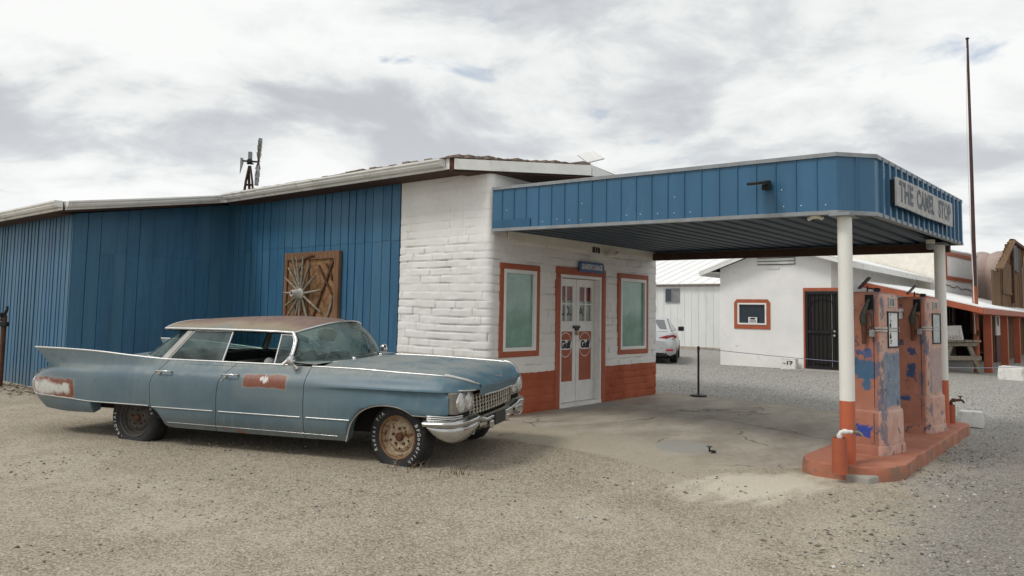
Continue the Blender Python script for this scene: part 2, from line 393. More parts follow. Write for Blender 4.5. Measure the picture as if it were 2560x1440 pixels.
# ------------------------------------------------------------------ ground: one sheet to the horizon, in the station's frame
def m_ground():
    m, g = newmat('dirt_and_gravel'); o = g.coord(); x, y, z = g.xyz(o)
    w1 = g.noise(o, .9, 6, .62); w2 = g.noise(o, 3.1, 6, .62)
    wob = g.m('ADD', g.m('MULTIPLY', g.m('SUBTRACT', w1, .5), 1.3), g.m('MULTIPLY', g.m('SUBTRACT', w2, .5), .7))
    # grey crushed stone behind the slab and along the street side
    ga = g.step(g.m('ADD', x, wob), 4.75, 5.45)
    gb = g.m('SUBTRACT', 1.0, g.step(g.m('ADD', g.m('ADD', y, g.m('MULTIPLY', x, -.10)), wob), -5.85, -5.0))
    grav = g.m('MAXIMUM', ga, gb)
    # fine grain
    v1 = g.voro(o, 75, 'F1', 'Color'); v2 = g.voro(g.mapping(o, scale=(1, 1, 1), loc=(3.1, 1.7, 0)), 88, 'F1', 'Color'); fine = g.noise(o, 46, 5, .85)
    tone = g.xyz(v1)[0]; tone2 = g.xyz(v2)[1]
    dirt = g.mix(g.step(w1, .32, .68), (.365, .300, .222, 1), (.475, .412, .325, 1))
    dirt = g.mix(g.m('MULTIPLY', g.step(w2, .45, .72), .7), dirt, (.26, .203, .138, 1))
    big = g.noise(o, .55, 6, .66)
    dirt = g.mix(g.m('MULTIPLY', g.step(big, .46, .62), .68), dirt, (.245, .195, .138, 1)); dirt = g.mix(g.m('MULTIPLY', g.step(g.noise(o, 1.7, 7, .7, .6), .56, .66), .5), dirt, (.23, .175, .118, 1))
    trk = g.noise(g.mapping(o, rot=(0, 0, R_(62)), scale=(.22, 1.5, 1)), 1.0, 5, .6); dirt = g.mix(g.m('MULTIPLY', g.step(trk, .52, .64), .5), dirt, (.27, .215, .15, 1))
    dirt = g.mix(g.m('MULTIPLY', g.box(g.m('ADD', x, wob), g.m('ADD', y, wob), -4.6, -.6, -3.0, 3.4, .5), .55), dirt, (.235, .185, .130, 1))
    dirt = g.mix(g.m('MULTIPLY', g.step(fine, .42, .62), .65), dirt, (.54, .49, .39, 1))
    dirt = g.mix(g.m('MULTIPLY', g.step(tone2, .60, .9), .6), dirt, (.62, .57, .46, 1))
    dirt = g.mix(g.m('MULTIPLY', g.step(tone2, .26, .06), .6), dirt, (.15, .12, .088, 1))
    dirt = g.mix(g.m('MULTIPLY', g.step(tone, .985, .992), .8), dirt, (.66, .62, .54, 1))
    grv = g.mix(g.step(tone, .05, .9), (.16, .15, .13, 1), (.54, .525, .49, 1))
    grv = g.mix(g.m('MULTIPLY', g.step(tone2, .3, .9), .5), grv, (.33, .32, .295, 1))
    grv = g.mix(g.step(tone, .93, .97), grv, (.64, .63, .60, 1))
    near = g.m('SUBTRACT', 1.0, g.step(y, -6.2, -4.8))
    grv = g.mix(g.m('MULTIPLY', near, .5), grv, (.20, .168, .13, 1))
    c = g.mix(grav, dirt, grv)
    # dried yellow mud patch beside the island
    dxp = g.m('DIVIDE', g.m('ADD', x, .85), .95); dyp = g.m('DIVIDE', g.m('ADD', y, g.m('ADD', 4.42, g.m('MULTIPLY', x, .28))), .55)
    rr = g.m('ADD', g.m('ADD', g.m('MULTIPLY', dxp, dxp), g.m('MULTIPLY', dyp, dyp)), g.m('ADD', g.m('MULTIPLY', wob, 1.3), g.m('MULTIPLY', g.m('SUBTRACT', g.noise(g.mapping(o, rot=(0, 0, R_(35)), scale=(.6, 2.4, 1)), 2.6, 6, .65), .5), 2.2)))
    c = g.mix(g.m('MULTIPLY', g.m('SUBTRACT', 1.0, g.step(rr, .25, 1.25)), .92), c, g.mix(g.step(fine, .3, .7), (.60, .54, .41, 1), (.76, .71, .58, 1)))
    h = g.m('ADD', g.m('MULTIPLY', tone, .5), g.m('ADD', g.m('MULTIPLY', fine, .8), g.m('MULTIPLY', w2, 1.2)))
    g.out(g.pbsdf(c, .92, 0, g.bump(h, .7, .02), .15)); return m

xs = np.unique(np.concatenate([np.linspace(-900, -40, 12), np.linspace(-40, -14, 14), np.linspace(-14, 10, 161), np.linspace(10, 45, 36), np.linspace(45, 1500, 14)]))
ys = np.unique(np.concatenate([np.linspace(-900, -30, 12), np.linspace(-30, -11, 12), np.linspace(-11, 7, 121), np.linspace(7, 40, 34), np.linspace(40, 1500, 14)]))
A, B = np.meshgrid(xs, ys, indexing='ij')
Z = np.vectorize(gz)(A, B)
und = (vnoise(A * .9 + 40, B * .9 + 40, 3) - .5) * .035 + (vnoise(A * 2.3 + 90, B * 2.3 + 60, 4) - .5) * .018
soft = np.clip((np.hypot(np.maximum(0, np.maximum(-.9 - A, A - 5.2)), np.maximum(0, np.maximum(-4.9 - B, B - .5)))) / 1.0, 0, 1)
und *= np.where(np.hypot(A, B) < 60, 1, 0) * soft
und = np.where((A > -3.6) & (A < 5.2) & (B > -.3), np.minimum(und, 0), und) - .004
GA = np.stack([A, B, Z + und], -1)
mb = MB(); mb.grid(GA)
ground = mb.build('ground', m_ground(), None, (O_[0], O_[1], 0), RZ, smooth=60)
tag(ground, 'pale dirt and gravel lot', None, None, 'structure')
def gzu(a, b):
    """ground height with undulation (bilinear lookup)"""
    i = np.clip(np.searchsorted(xs, a) - 1, 0, len(xs) - 2); j = np.clip(np.searchsorted(ys, b) - 1, 0, len(ys) - 2)
    fx = (a - xs[i]) / (xs[i + 1] - xs[i]); fy = (b - ys[j]) / (ys[j + 1] - ys[j]); z = GA[..., 2]
    return (z[i, j] * (1 - fx) + z[i + 1, j] * fx) * (1 - fy) + (z[i, j + 1] * (1 - fx) + z[i + 1, j + 1] * fx) * fy

# concrete apron under the canopy, with ragged worn edges
def m_apron():
    m, g = newmat('stained_apron'); o = g.coord(); x, y, z = g.xyz(o)
    n = g.noise(g.mapping(o, scale=(.6, 1.4, 1)), 1.6, 7, .62); n2 = g.noise(o, 9, 6, .65); n3 = g.noise(o, 70, 4, .7)
    c = g.mix(g.step(n, .3, .7), (.30, .262, .21, 1), (.46, .42, .35, 1))
    c = g.mix(g.m('MULTIPLY', g.step(n2, .5, .75), .45), c, (.16, .132, .10, 1))
    c = g.mix(g.m('MULTIPLY', g.step(n3, .45, .75), .3), c, (.40, .36, .29, 1))
    wob = g.m('MULTIPLY', g.m('SUBTRACT', g.noise(o, 1.1, 6, .62), .5), 2.2)
    left = g.m('SUBTRACT', 1.0, g.step(g.m('ADD', x, wob), -.9, .6))
    c = g.mix(g.m('MULTIPLY', left, .75), c, g.mix(g.step(n3, .35, .68), (.32, .27, .195, 1), (.50, .45, .35, 1)))
    # long crack across the slab and short ones
    k = g.m('ABSOLUTE', g.m('SUBTRACT', g.m('ADD', x, g.m('MULTIPLY', g.m('SUBTRACT', g.noise(o, 1.3, 5, .6), .5), .22)), g.m('SUBTRACT', 2.72, g.m('MULTIPLY', y, -.10))))
    ck = g.m('SUBTRACT', 1.0, g.step(k, .006, .016))
    vc = g.voro(g.vm('ADD', o, g.vm('SCALE', g.noise(o, 2, 4, .6, 0, 1), None)), .55, 'DISTANCE_TO_EDGE')
    for nd in g.t.nodes:
        if nd.type == 'VECT_MATH' and nd.operation == 'SCALE': nd.inputs['Scale'].default_value = .5
    ck2 = g.m('MULTIPLY', g.m('SUBTRACT', 1.0, g.step(vc, .004, .012)), g.step(g.noise(o, .8, 3), .5, .6))
    ck = g.m('MAXIMUM', ck, ck2)
    c = g.mix(g.m('MULTIPLY', ck, .75), c, (.07, .055, .042, 1))
    # smooth grey cement patch
    dx_ = g.m('DIVIDE', g.m('SUBTRACT', x, .18), .42); dy_ = g.m('DIVIDE', g.m('ADD', y, 2.88), .30)
    rr = g.m('ADD', g.m('ADD', g.m('MULTIPLY', dx_, dx_), g.m('MULTIPLY', dy_, dy_)), g.m('MULTIPLY', g.m('SUBTRACT', n, .5), .8))
    c = g.mix(g.m('MULTIPLY', g.m('SUBTRACT', 1.0, g.step(rr, .82, .95)), .9), c, (.34, .33, .30, 1))
    dx_ = g.m('DIVIDE', g.m('SUBTRACT', x, 2.3), .75); dy_ = g.m('DIVIDE', g.m('ADD', y, .02), .42)
    rr = g.m('MAXIMUM', g.m('ABSOLUTE', dx_), g.m('ABSOLUTE', dy_))
    c = g.mix(g.m('MULTIPLY', g.m('SUBTRACT', 1.0, g.step(rr, .93, 1.0)), .75), c, (.33, .325, .30, 1))
    h = g.m('SUBTRACT', g.m('ADD', g.m('MULTIPLY', n2, .6), g.m('MULTIPLY', n3, .5)), g.m('MULTIPLY', ck, 2.0))
    g.out(g.pbsdf(c, g.m('ADD', .62, g.m('MULTIPLY', n, .3)), 0, g.bump(h, .35, .012), .3)); return m
ux = np.linspace(-1.25, 5.05, 64); uy = np.linspace(-4.75, .0, 48)
A, B = np.meshgrid(ux, uy, indexing='ij')
jit = (vnoise(A * 3 + 7, B * 3 + 9, 11) - .5)
A2, B2 = A.copy(), B.copy()
A2[0] += jit[0] * .9 + (B[0] + 2.2) * -.12; A2[1] += jit[1] * .5; A2[-1] += jit[-1] * .25
B2[:, 0] += jit[:, 0] * .5; B2[-6:, :] = B2[-6:, :]
B2 = B2 * (1 - .22 * np.vectorize(sst)((1.0 - A) / 1.8)); B2 = np.where(B > -.01, B, B2)
edge = np.minimum(np.minimum((A - ux[0]) / .55, (ux[-1] - A) / .25), (B - uy[0]) / .5).clip(0, 1)
Zs = np.vectorize(gz)(A2, B2) - .012 + .017 * edge
mb = MB(); mb.grid(np.stack([A2, B2, Zs], -1))
tag(mb.build('concrete_apron', m_apron(), None, (O_[0], O_[1], 0), RZ, smooth=40), 'stained concrete apron under the canopy', None, None, 'structure')

# loose stones, one mass
def stones():
    rng = np.random.default_rng(21)
    oc = np.array([(1, 0, 0), (-1, 0, 0), (0, 1, 0), (0, -1, 0), (0, 0, 1), (0, 0, -1)], float)
    of = np.array([(0, 2, 4), (2, 1, 4), (1, 3, 4), (3, 0, 4), (2, 0, 5), (1, 2, 5), (3, 1, 5), (0, 3, 5)])
    P = []
    def scat(n, a0, a1, b0, b1, r0, r1, pick=None):
        a = rng.uniform(a0, a1, n); b = rng.uniform(b0, b1, n)
        if pick is not None: k = pick(a, b); a, b = a[k], b[k]
        P.append(np.stack([a, b, r0 + (r1 - r0) * rng.random(len(a)) ** 3], 1))
    # world-forward wedge in front of the camera is a in -8..-1, b in -7..-2
    scat(15000, -8, 3, -9.5, -5.1, .004, .022, lambda a, b: vnoise(a * 1.5 + 50, b * 1.5 + 50, 5) > .38)
    scat(9000, -8, -.3, -6.5, 2.0, .003, .019, lambda a, b: vnoise(a * 1.7 + 20, b * 1.7 + 80, 6) > .45)
    scat(12000, 5.3, 14, -5, 4, .004, .017)
    scat(9000, 3.0, 16, -9, -5.2, .004, .018)
    P = np.concatenate(P); n = len(P)
    z = gzu(P[:, 0], P[:, 1])
    sq = rng.uniform(.5, 1.3, (n, 3)) * np.array([1, 1, .55]); th = rng.uniform(0, 6.28, n)
    V = oc[None] * sq[:, None] * P[:, 2][:, None, None]
    V += rng.normal(0, .18, V.shape) * P[:, 2][:, None, None]
    c, s_ = np.cos(th)[:, None], np.sin(th)[:, None]
    X = V[..., 0] * c - V[..., 1] * s_; Y = V[..., 0] * s_ + V[..., 1] * c
    V = np.stack([X + P[:, 0][:, None], Y + P[:, 1][:, None], V[..., 2] + (z + P[:, 2] * .2)[:, None]], -1).reshape(-1, 3)
    F = (of[None] + (np.arange(n) * 6)[:, None, None]).reshape(-1, 3)
    me = bpy.data.meshes.new('gravel_stones')
    me.vertices.add(len(V)); me.vertices.foreach_set('co', V.ravel())
    me.loops.add(F.size); me.loops.foreach_set('vertex_index', F.ravel())
    me.polygons.add(len(F)); me.polygons.foreach_set('loop_start', np.arange(len(F)) * 3)
    me.update(); me.validate()
    m, g = newmat('stone_chips'); rn = g.geo('Random Per Island')
    c = g.ramp(rn, [(0, (.12, .105, .085)), (.35, (.26, .235, .19)), (.75, (.38, .36, .32)), (.95, (.52, .50, .46)), (1, (.72, .70, .66))])
    g.out(g.pbsdf(c, .85, 0, None, .25)); me.materials.append(m)
    o = bpy.data.objects.new('gravel_stones', me); COL.objects.link(o)
    o.location = (O_[0], O_[1], 0); o.rotation_euler = (0, 0, RZ)
    tag(o, 'loose grey and white stone chips over the lot', None, None, 'stuff')
stones()

# ------------------------------------------------------------------ the station building
station = thing('service_station', 'long blue sided and white brick service station with orange painted base', 'building', (O_[0], O_[1], 0), RZ)
WL, SIDE, CR = 4.85, 1.88, .10
HOLES = [(.32, 1.04, .95, 2.09), (1.69, 2.88, -.05, 2.12), (3.51, 4.35, .89, 2.10)]
def brick_wall():
    Ls, La, Lf, Lr = SIDE - CR, CR * math.pi / 2, WL - 2 * CR, .8
    T = Ls + La + Lf + La + Lr; du = .0135
    u = np.arange(0, T + du, du); v = np.arange(0, 3.62, du)
    U, V = np.meshgrid(u, v, indexing='ij')
    # brick relief
    hc = .118; V2 = V + (vnoise(U * .9 + 3, V * 2 + 3, 1) - .5) * .028 + (vnoise(U * 5, V * 6, 9) - .5) * .012
    row = np.floor(V2 / hc); fy = V2 / hc - row
    off = np.modf(np.sin(row * 12.9898) * 43758.5)[0] * .4
    U2 = U + off + (vnoise(U * 3 + 11, V * 5, 8) - .5) * .03
    bl = .42; colm = np.floor(U2 / bl); fx = U2 / bl - colm
    dy = np.minimum(fy, 1 - fy) * hc; dx_ = np.minimum(fx, 1 - fx) * bl
    st = vnoise(U * 1.1 + 30, V * 1.6 + 10, 2); st2 = vnoise(U * 4 + 30, V * 9 + 10, 12)
    gro = np.exp(-(dy / .0085) ** 2) * np.clip(st2 * 2.2 - .55, .30, 1) + 1.0 * np.exp(-(dx_ / .009) ** 2) * np.clip(vnoise(U * 2, V * 8, 13) * 2.4 - .8, .35, 1)
    br = np.random.default_rng(4).random((64, 512))[(row.astype(int) % 64), (colm.astype(int) % 512)]
    D = (br - .5) * .011 - gro * (.007 + .017 * np.clip(st * 1.7 - .4, .08, 1)) + (vnoise(U * 9, V * 14, 14) - .5) * .007 + (vnoise(U * 1.3, V * 1.1, 15) - .5) * .02
    damp = np.clip((3.0 - V) / .6, .35, 1)
    D = D * damp
    # path
    X = np.zeros_like(U); Y = np.zeros_like(U); NX = np.zeros_like(U); NY = np.zeros_like(U)
    k = U <= Ls; X[k] = 0; Y[k] = SIDE - U[k]; NX[k] = -1
    k = (U > Ls) & (U <= Ls + La); t = (U[k] - Ls) / CR
    X[k] = CR - CR * np.cos(t); Y[k] = CR - CR * np.sin(t); NX[k] = -np.cos(t); NY[k] = -np.sin(t)
    k = (U > Ls + La) & (U <= Ls + La + Lf); X[k] = CR + U[k] - Ls - La; Y[k] = 0; NY[k] = -1
    k = (U > Ls + La + Lf) & (U <= Ls + 2 * La + Lf); t = (U[k] - Ls - La - Lf) / CR
    X[k] = WL - CR + CR * np.sin(t); Y[k] = CR - CR * np.cos(t); NX[k] = np.sin(t); NY[k] = -np.cos(t)
    k = U > Ls + 2 * La + Lf; X[k] = WL; Y[k] = CR + U[k] - Ls - 2 * La - Lf; NX[k] = 1
    P = np.stack([X + NX * D, Y + NY * D, V], -1)
    I, J = U.shape
    uc = (X[:-1, :-1] + X[1:, 1:]) / 2; vc = (V[:-1, :-1] + V[1:, 1:]) / 2; front = (U[:-1, :-1] > Ls + La) & (U[:-1, :-1] < Ls + La + Lf)
    keep = np.ones_like(uc, bool)
    for (a0, a1, z0, z1) in HOLES: keep &= ~(front & (uc > a0) & (uc < a1) & (vc > z0) & (vc < z1))
    idx = np.arange(I * J).reshape(I, J)
    F = np.stack([idx[:-1, :-1], idx[1:, :-1], idx[1:, 1:], idx[:-1, 1:]], -1)[keep]
    me = bpy.data.meshes.new('brick_wall'); Vv = P.reshape(-1, 3)
    me.vertices.add(len(Vv)); me.vertices.foreach_set('co', Vv.ravel())
    me.loops.add(F.size); me.loops.foreach_set('vertex_index', F.ravel().astype(np.int32))
    me.polygons.add(len(F)); me.polygons.foreach_set('loop_start', np.arange(len(F)) * 4)
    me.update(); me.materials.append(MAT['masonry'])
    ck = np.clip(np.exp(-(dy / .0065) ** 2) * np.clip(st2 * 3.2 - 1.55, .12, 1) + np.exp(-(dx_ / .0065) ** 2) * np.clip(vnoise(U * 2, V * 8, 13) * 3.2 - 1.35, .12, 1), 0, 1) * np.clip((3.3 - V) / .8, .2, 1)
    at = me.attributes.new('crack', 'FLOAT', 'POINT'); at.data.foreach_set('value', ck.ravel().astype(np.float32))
    o = bpy.data.objects.new('brick_wall', me); COL.objects.link(o); o.parent = station
brick_wall()

def boards(mb, p0, p1, zt0, zt1, wmin, wmax, gap, rnd, seed, zsplit=None, thick=.03, lap=.006, zb=.0, gdeep=.5):
    """vertical boards from p0 to p1 (plan), facing to the right-hand side of p0->p1"""
    rng = random.Random(seed); p0, p1 = Vector((*p0, 0)), Vector((*p1, 0)); d = p1 - p0; L = d.length; d.normalize()
    nrm = Vector((d.y, -d.x, 0)); t = 0.0
    while t < L - 1e-3:
        w = min(rng.uniform(wmin, wmax), L - t)
        gp = gap * (rng.uniform(.5, 1.2) if rng.random() < .85 else 2.6)
        t1 = min(t + w, L); o0 = rng.uniform(0, rnd); o1 = o0 + lap
        a, b = p0 + d * (t + gp / 2), p0 + d * (t1 - gp / 2)
        za, zb_ = zt0 + (zt1 - zt0) * t / L, zt0 + (zt1 - zt0) * t1 / L
        segs = [(zb, None, 0.0)] if zsplit is None else [(zb, zsplit + rng.uniform(-.012, .012), 0.0), ('s', None, .006)]
        for (z0, z1, ex) in segs:
            if z0 == 's': z0 = segs[0][1] - .03
            la, lb = a + nrm * (o0 + ex), b + nrm * (o1 + ex); ia, ib = a - nrm * thick, b - nrm * thick
            ya, yb = (za, zb_) if z1 is None else (z1, z1)
            zz = z0 + rng.uniform(-.015, .02) if z0 == zb else z0
            vs = [(*la.xy, zz), (*lb.xy, zz), (*lb.xy, yb), (*la.xy, ya), (*ia.xy, zz), (*ib.xy, zz), (*ib.xy, yb), (*ia.xy, ya)]
            mb.add(vs, [(0, 1, 2, 3), (4, 0, 3, 7), (1, 5, 6, 2), (4, 5, 1, 0), (3, 2, 6, 7)])
        t = t1
    q = nrm * (-thick * gdeep)
    a, b = p0 + q, p1 + q
    mb.add([(*a.xy, zb), (*b.xy, zb), (*b.xy, zt1), (*a.xy, zt0)], [(0, 1, 2, 3)])
mb = MB(); boards(mb, (0, 7.0), (0, SIDE + .01), 3.60, 3.60, .19, .27, .010, .008, 5, zsplit=2.62)
mb.build('side_siding', MAT['siding'], station)
mb = MB(); boards(mb, (-2.85, 7.0), (0, 7.0), 3.05, 3.54, .20, .29, .007, .006, 8, zsplit=2.43, lap=.010)
mb.build('wing_end_siding', MAT['siding'], station)
mb = MB(); boards(mb, (-2.85, 14.0), (-2.85, 7.0), 3.05, 3.05, .13, .21, .016, .010, 12, lap=.008, thick=.04, zb=-.06, gdeep=.9)
mb.build('wing_siding', MAT['siding'], station)
# hidden far walls so the building is whole
mb = MB(); mb.add([(WL, .8, 0), (WL, 14, 0), (WL, 14, 3.5), (WL, .8, 3.5)], [(0, 1, 2, 3)]); mb.add([(WL, 14, 0), (-2.85, 14, 0), (-2.85, 14, 3.0), (0, 14, 3.5), (WL, 14, 3.5)], [(0, 1, 2, 3, 4)])
mb.build('rear_wall', MAT['white'], station)

# roof, fascia boards and gutter
mb = MB()
def slab(mb, poly, th):
    n = len(poly); vs = [(x, y, z) for x, y, z in poly] + [(x, y, z - th) for x, y, z in poly]
    mb.add(vs, [tuple(range(n)), tuple(range(n, 2 * n))[::-1]] + [(i, n + i, n + (i + 1) % n, (i + 1) % n) for i in range(n)])
slab(mb, [(-.40, .34, 3.64), (1.12, -.93, 3.66), (3.2, -.62, 3.66), (5.3, -.3, 3.62), (5.3, 14.4, 3.62), (-.40, 14.4, 3.62), (-.40, 6.4, 3.63)], .05)
slab(mb, [(-.40, 6.42, 3.62), (-.40, 14.4, 3.62), (-3.22, 14.4, 3.17), (-3.22, 6.50, 3.17)], .05)
rng = random.Random(3)
for i in range(40):                                   # buckled sheet ends along the eave
    b0 = 6.3 - i * .15
    mb.box((-.47 - rng.uniform(0, .03), b0 - .15, 3.640), (-.2, b0 - .012, 3.655 + rng.uniform(0, .03) * (1 if i > 18 else .3)))
for i in range(14):
    t = i / 14; x0 = -.40 + 1.5 * t; y0 = .30 - 1.25 * t
    mb.box((x0, y0 - .03, 3.65), (x0 + .16, y0 + .2, 3.668 + rng.uniform(.0, .03)))
mb.build('roof', MAT['rooftin'], station)
mb = MB()
def board(mb, p, q, z0p, z0q, h, t=.03):
    mb.beam((*p, z0p + h / 2), (*q, z0q + h / 2), t, h)
board(mb, (-.43, 6.44), (-.43, .34), 3.49, 3.49, .155)
board(mb, (-.43, .325), (1.10, -.955), 3.48, 3.49, .15); board(mb, (1.115, -.955), (3.2, -.65), 3.49, 3.46, .15); board(mb, (3.2, -.65), (5.3, -.33), 3.46, 3.44, .15)
board(mb, (-3.20, 6.47), (-.44, 6.44), 3.03, 3.49, .13); board(mb, (-3.23, 14.3), (-3.23, 6.50), 3.03, 3.03, .13)
mb.build('fascia_board', MAT['gutter'], station)
def gutter(pts, nrm):
    mb = MB(); prof = [(0, 0), (.07, 0), (.10, .035), (.10, .05), (.125, .075), (.125, .10), (0.112, .10), (.112, .08), (.09, .055), (.06, .012), (.012, .012), (.012, .10), (0, .10)]
    P = [[(p[0] + nrm[0] * o, p[1] + nrm[1] * o, p[2] + h) for (o, h) in prof] for p in pts]
    mb.grid(P); n = len(prof)
    for k in (0, len(pts) - 1): mb.add([P[k][i] for i in (0, 1, 2, 3, 4, 5, 12)], [(0, 1, 2, 3, 4, 5, 6)])
    return mb
gutter([(-.45, 6.36, 3.53), (-.45, 3.4, 3.532), (-.45, .48, 3.53)], (-1, 0)).build('gutter', MAT['gutter'], station)
gutter([(-3.20, 6.44, 3.07), (-1.6, 6.44, 3.33), (-.55, 6.42, 3.51)], (0, -1)).build('gutter', MAT['gutter'], station)
gutter([(-3.25, 14.2, 3.06), (-3.25, 9.5, 3.065), (-3.25, 6.42, 3.07)], (-1, 0)).build('gutter', MAT['gutter'], station)
mb = MB()
slab(mb, [(-.40, .36, 3.48), (1.10, -.92, 3.48), (4.9, -.38, 3.45), (4.9, .1, 3.45), (-.40, .1 + .4, 3.48)], .02)
slab(mb, [(-.40, 6.42, 3.50), (.02, 6.42, 3.50), (.02, .4, 3.50), (-.40, .4, 3.50)], .015)
slab(mb, [(-3.2, 6.5, 3.03), (-.4, 6.5, 3.49), (-.4, 7.02, 3.49), (-3.2, 7.02, 3.03)], .015)
slab(mb, [(-3.2, 7.0, 3.03), (-2.8, 7.0, 3.05), (-2.8, 14.2, 3.05), (-3.2, 14.2, 3.03)], .015)
mb.build('soffit', MAT['brownbeam'], station)
for lo_, hi_ in (((-.448, .33, 3.46), (-.412, .40, 3.65)), ((-.452, 2.30, 3.63), (-.40, 2.40, 3.70))): mb = MB(); mb.box(lo_, hi_); mb.build('fascia_bracket', MAT['rust'], station)

# front windows: orange surround painted on a raised casing, white sash, pane
def casing(mb, a0, a1, z0, z1, w, d0=-.022, d1=.03, open_bottom=False, wob=0):
    # local y negative = towards the street
    mb.box((a0, d0, z1 - w), (a1, d1, z1)); mb.box((a0, d0 + .0005, z0), (a0 + w, d1, z1 - w)); mb.box((a1 - w, d0 + .0005, z0), (a1, d1, z1 - w))
    if not open_bottom: mb.box((a0 + w, d0 + .001, z0), (a1 - w, d1, z0 + w))
def front_window(a0, a1, z0, z1):
    w_ = bpy.data.objects.new('window', None); COL.objects.link(w_); w_.parent = station; w_.location = ((a0 + a1) / 2, 0, z0); h = z1 - z0; hw = (a1 - a0) / 2
    mb = MB(); casing(mb, -hw, hw, 0, h, .105); mb.build('casing', MAT['orange'], w_, bevel=.012)
    mb = MB(); casing(mb, -hw + .085, hw - .085, .085, h - .085, .055, -.026, .05); mb.build('sash', MAT['white'], w_, bevel=.005)
    mb = MB(); mb.box((-hw + .13, .018, .13), (hw - .13, .03, h - .13)); mb.build('pane', MAT['tealpane'], w_)
front_window(.21, 1.15, .84, 2.20); front_window(3.40, 4.46, .78, 2.21)
w2 = station.children[-1]
mb = MB(); mb.box((-.39, .014, .15), (-.27, .0175, .40)); mb.build('window_card', basic('faded_card', (.30, .34, .28, 1), .5, var=.5, scale=25), w2)
mb = MB()
for k in range(9): mb.box((.08, .014, .15 + k * .032), (.38, .0175, .168 + k * .032))
mb.build('louvre_card', basic('pale_louvre_card', (.40, .48, .45, 1), .5), w2)
# double door
dr = bpy.data.objects.new('door', None); COL.objects.link(dr); dr.parent = station; dr.location = (2.285, 0, 0)
mb = MB(); casing(mb, -.715, .715, 0.0, 2.225, .12, open_bottom=True); mb.build('door_casing', MAT['orange'], dr, bevel=.012)
mb = MB(); mb.box((-.597, -.01, .06), (-.55, .20, 2.11)); mb.box((.55, -.01, .06), (.597, .20, 2.11)); mb.box((-.55, -.01, 2.06), (.55, .20, 2.11)); mb.box((-.597, -.02, .0), (.597, .22, .06)); mb.build('door_frame', MAT['white'], dr, bevel=.004)
gulf_letters = text_mesh('Gulf', .175, .010, .001)
for s in (-1, 1):
    lf = bpy.data.objects.new('door_leaf', None); COL.objects.link(lf); lf.parent = dr; lf.location = (s * .275, .12, 0.065)
    W2 = .268; mb = MB(); y0, y1 = -.02, .02
    mb.box((-W2, y0, 0), (-W2 + .085, y1, 1.985)); mb.box((W2 - .085, y0, 0), (W2, y1, 1.985))
    for (z0, z1) in ((0, .33), (1.13, 1.30), (1.86, 1.985)): mb.box((-W2 + .085, y0 + .001, z0), (W2 - .085, y1, z1))
    mb.box((-.014, y0 + .003, 1.30), (.014, y1, 1.86)); mb.box((-W2 + .085, y0 + .004, 1.565), (W2 - .085, y1, 1.59))
    mb.build('stile_frame', MAT['white'], lf, bevel=.004)
    mb = MB(); mb.box((-W2 + .08, -.008, .325), (W2 - .08, .008, 1.135)); mb.build('panel', MAT['orange'], lf)
    mb = MB(); mb.add([(-W2 + .08, .003, 1.29), (W2 - .08, .003, 1.29), (W2 - .08, .003, 1.87), (-W2 + .08, .003, 1.87)], [(0, 1, 2, 3)]); mb.build('pane', MAT['glass'] if 'glass' in MAT else MAT['darkpane'], lf)
    # roundel: ring, band and lettering
    M = frame3((1, 0, 0), (0, 0, 1), (0, -.0085, .915)); n = 40; mb = MB(); R = .200
    ring = [[(r * .88 * math.cos(2 * math.pi * k / n), r * math.sin(2 * math.pi * k / n)) for k in range(n)] for r in (R, R - .012)]
    P = [[tuple(M @ Vector((x, y, .002))) for x, y in rr] for rr in ring]; mb.grid(P, closed=True)
    band = [];
    for k in range(n):
        t = 2 * math.pi * k / n; c_, s_ = math.cos(t), math.sin(t)
        band.append((math.copysign(abs(c_) ** .55, c_) * .183, math.copysign(abs(s_) ** .75, s_) * .080))
    mb.add([tuple(M @ Vector((x, y, .003))) for x, y in band], [tuple(range(n))])
    mb.build('roundel', MAT['whitetext'], lf)
    mb = MB(); mb.mesh(gulf_letters, M @ Matrix.Translation((0, 0, .0055)) @ Matrix.Diagonal((.84, .92, 1, 1))); mb.build('roundel_lettering', MAT['blacktext'], lf)
mb = MB(); mb.box((-.10, .075, 1.245), (.09, .098, 1.29)); mb.box((-.04, .07, 1.21), (.05, .098, 1.25)); mb.build('hasp', MAT['black'], dr, bevel=.006)
mb = MB(); mb.box((-.028, .062, 1.135), (.028, .092, 1.19)); mb.tube([(-.02, .077, 1.19), (-.02, .077, 1.225), (.0, .077, 1.24), (.02, .077, 1.225), (.02, .077, 1.19)], .006); mb.build('padlock', MAT['brass'], dr, bevel=.006)

# things behind the door panes, house number
mb = MB(); mb.box((-.49, .150, 1.62), (.49, .16, 1.98)); bd = mb.build('hanging_board', MAT['red'], None, (*W(2.285, .0), .07), RZ)
tag(bd, 'dark red board hanging behind the upper door panes', 'board')
bw = MB(); bw.box((-.49, .148, 1.28), (.49, .158, 1.625)); bo = bw.build('lettered_board', MAT['whitetext'], None, (*W(2.285, .0), .07), RZ)
tag(bo, 'white board with black reversed letters behind the lower door panes', 'board')
mb = MB(); tm = text_mesh('PA3  LOL', .17, .006, .001)
mb.mesh(tm, frame3((-1, 0, 0), (0, 0, 1), (0, .146, 1.45)) @ Matrix.Diagonal((1, 1.2, -1, 1))); mb.build('lettering', MAT['blacktext'], bo)
mb = MB(); mb.mesh(text_mesh('810', .15, .006, .004), frame3((1, 0, 0), (0, 0, 1), (2.62, -.062, 2.545)) @ Matrix.Diagonal((1, .9, 1, 1))); mb.build('house_number', MAT['blacktext'], station)

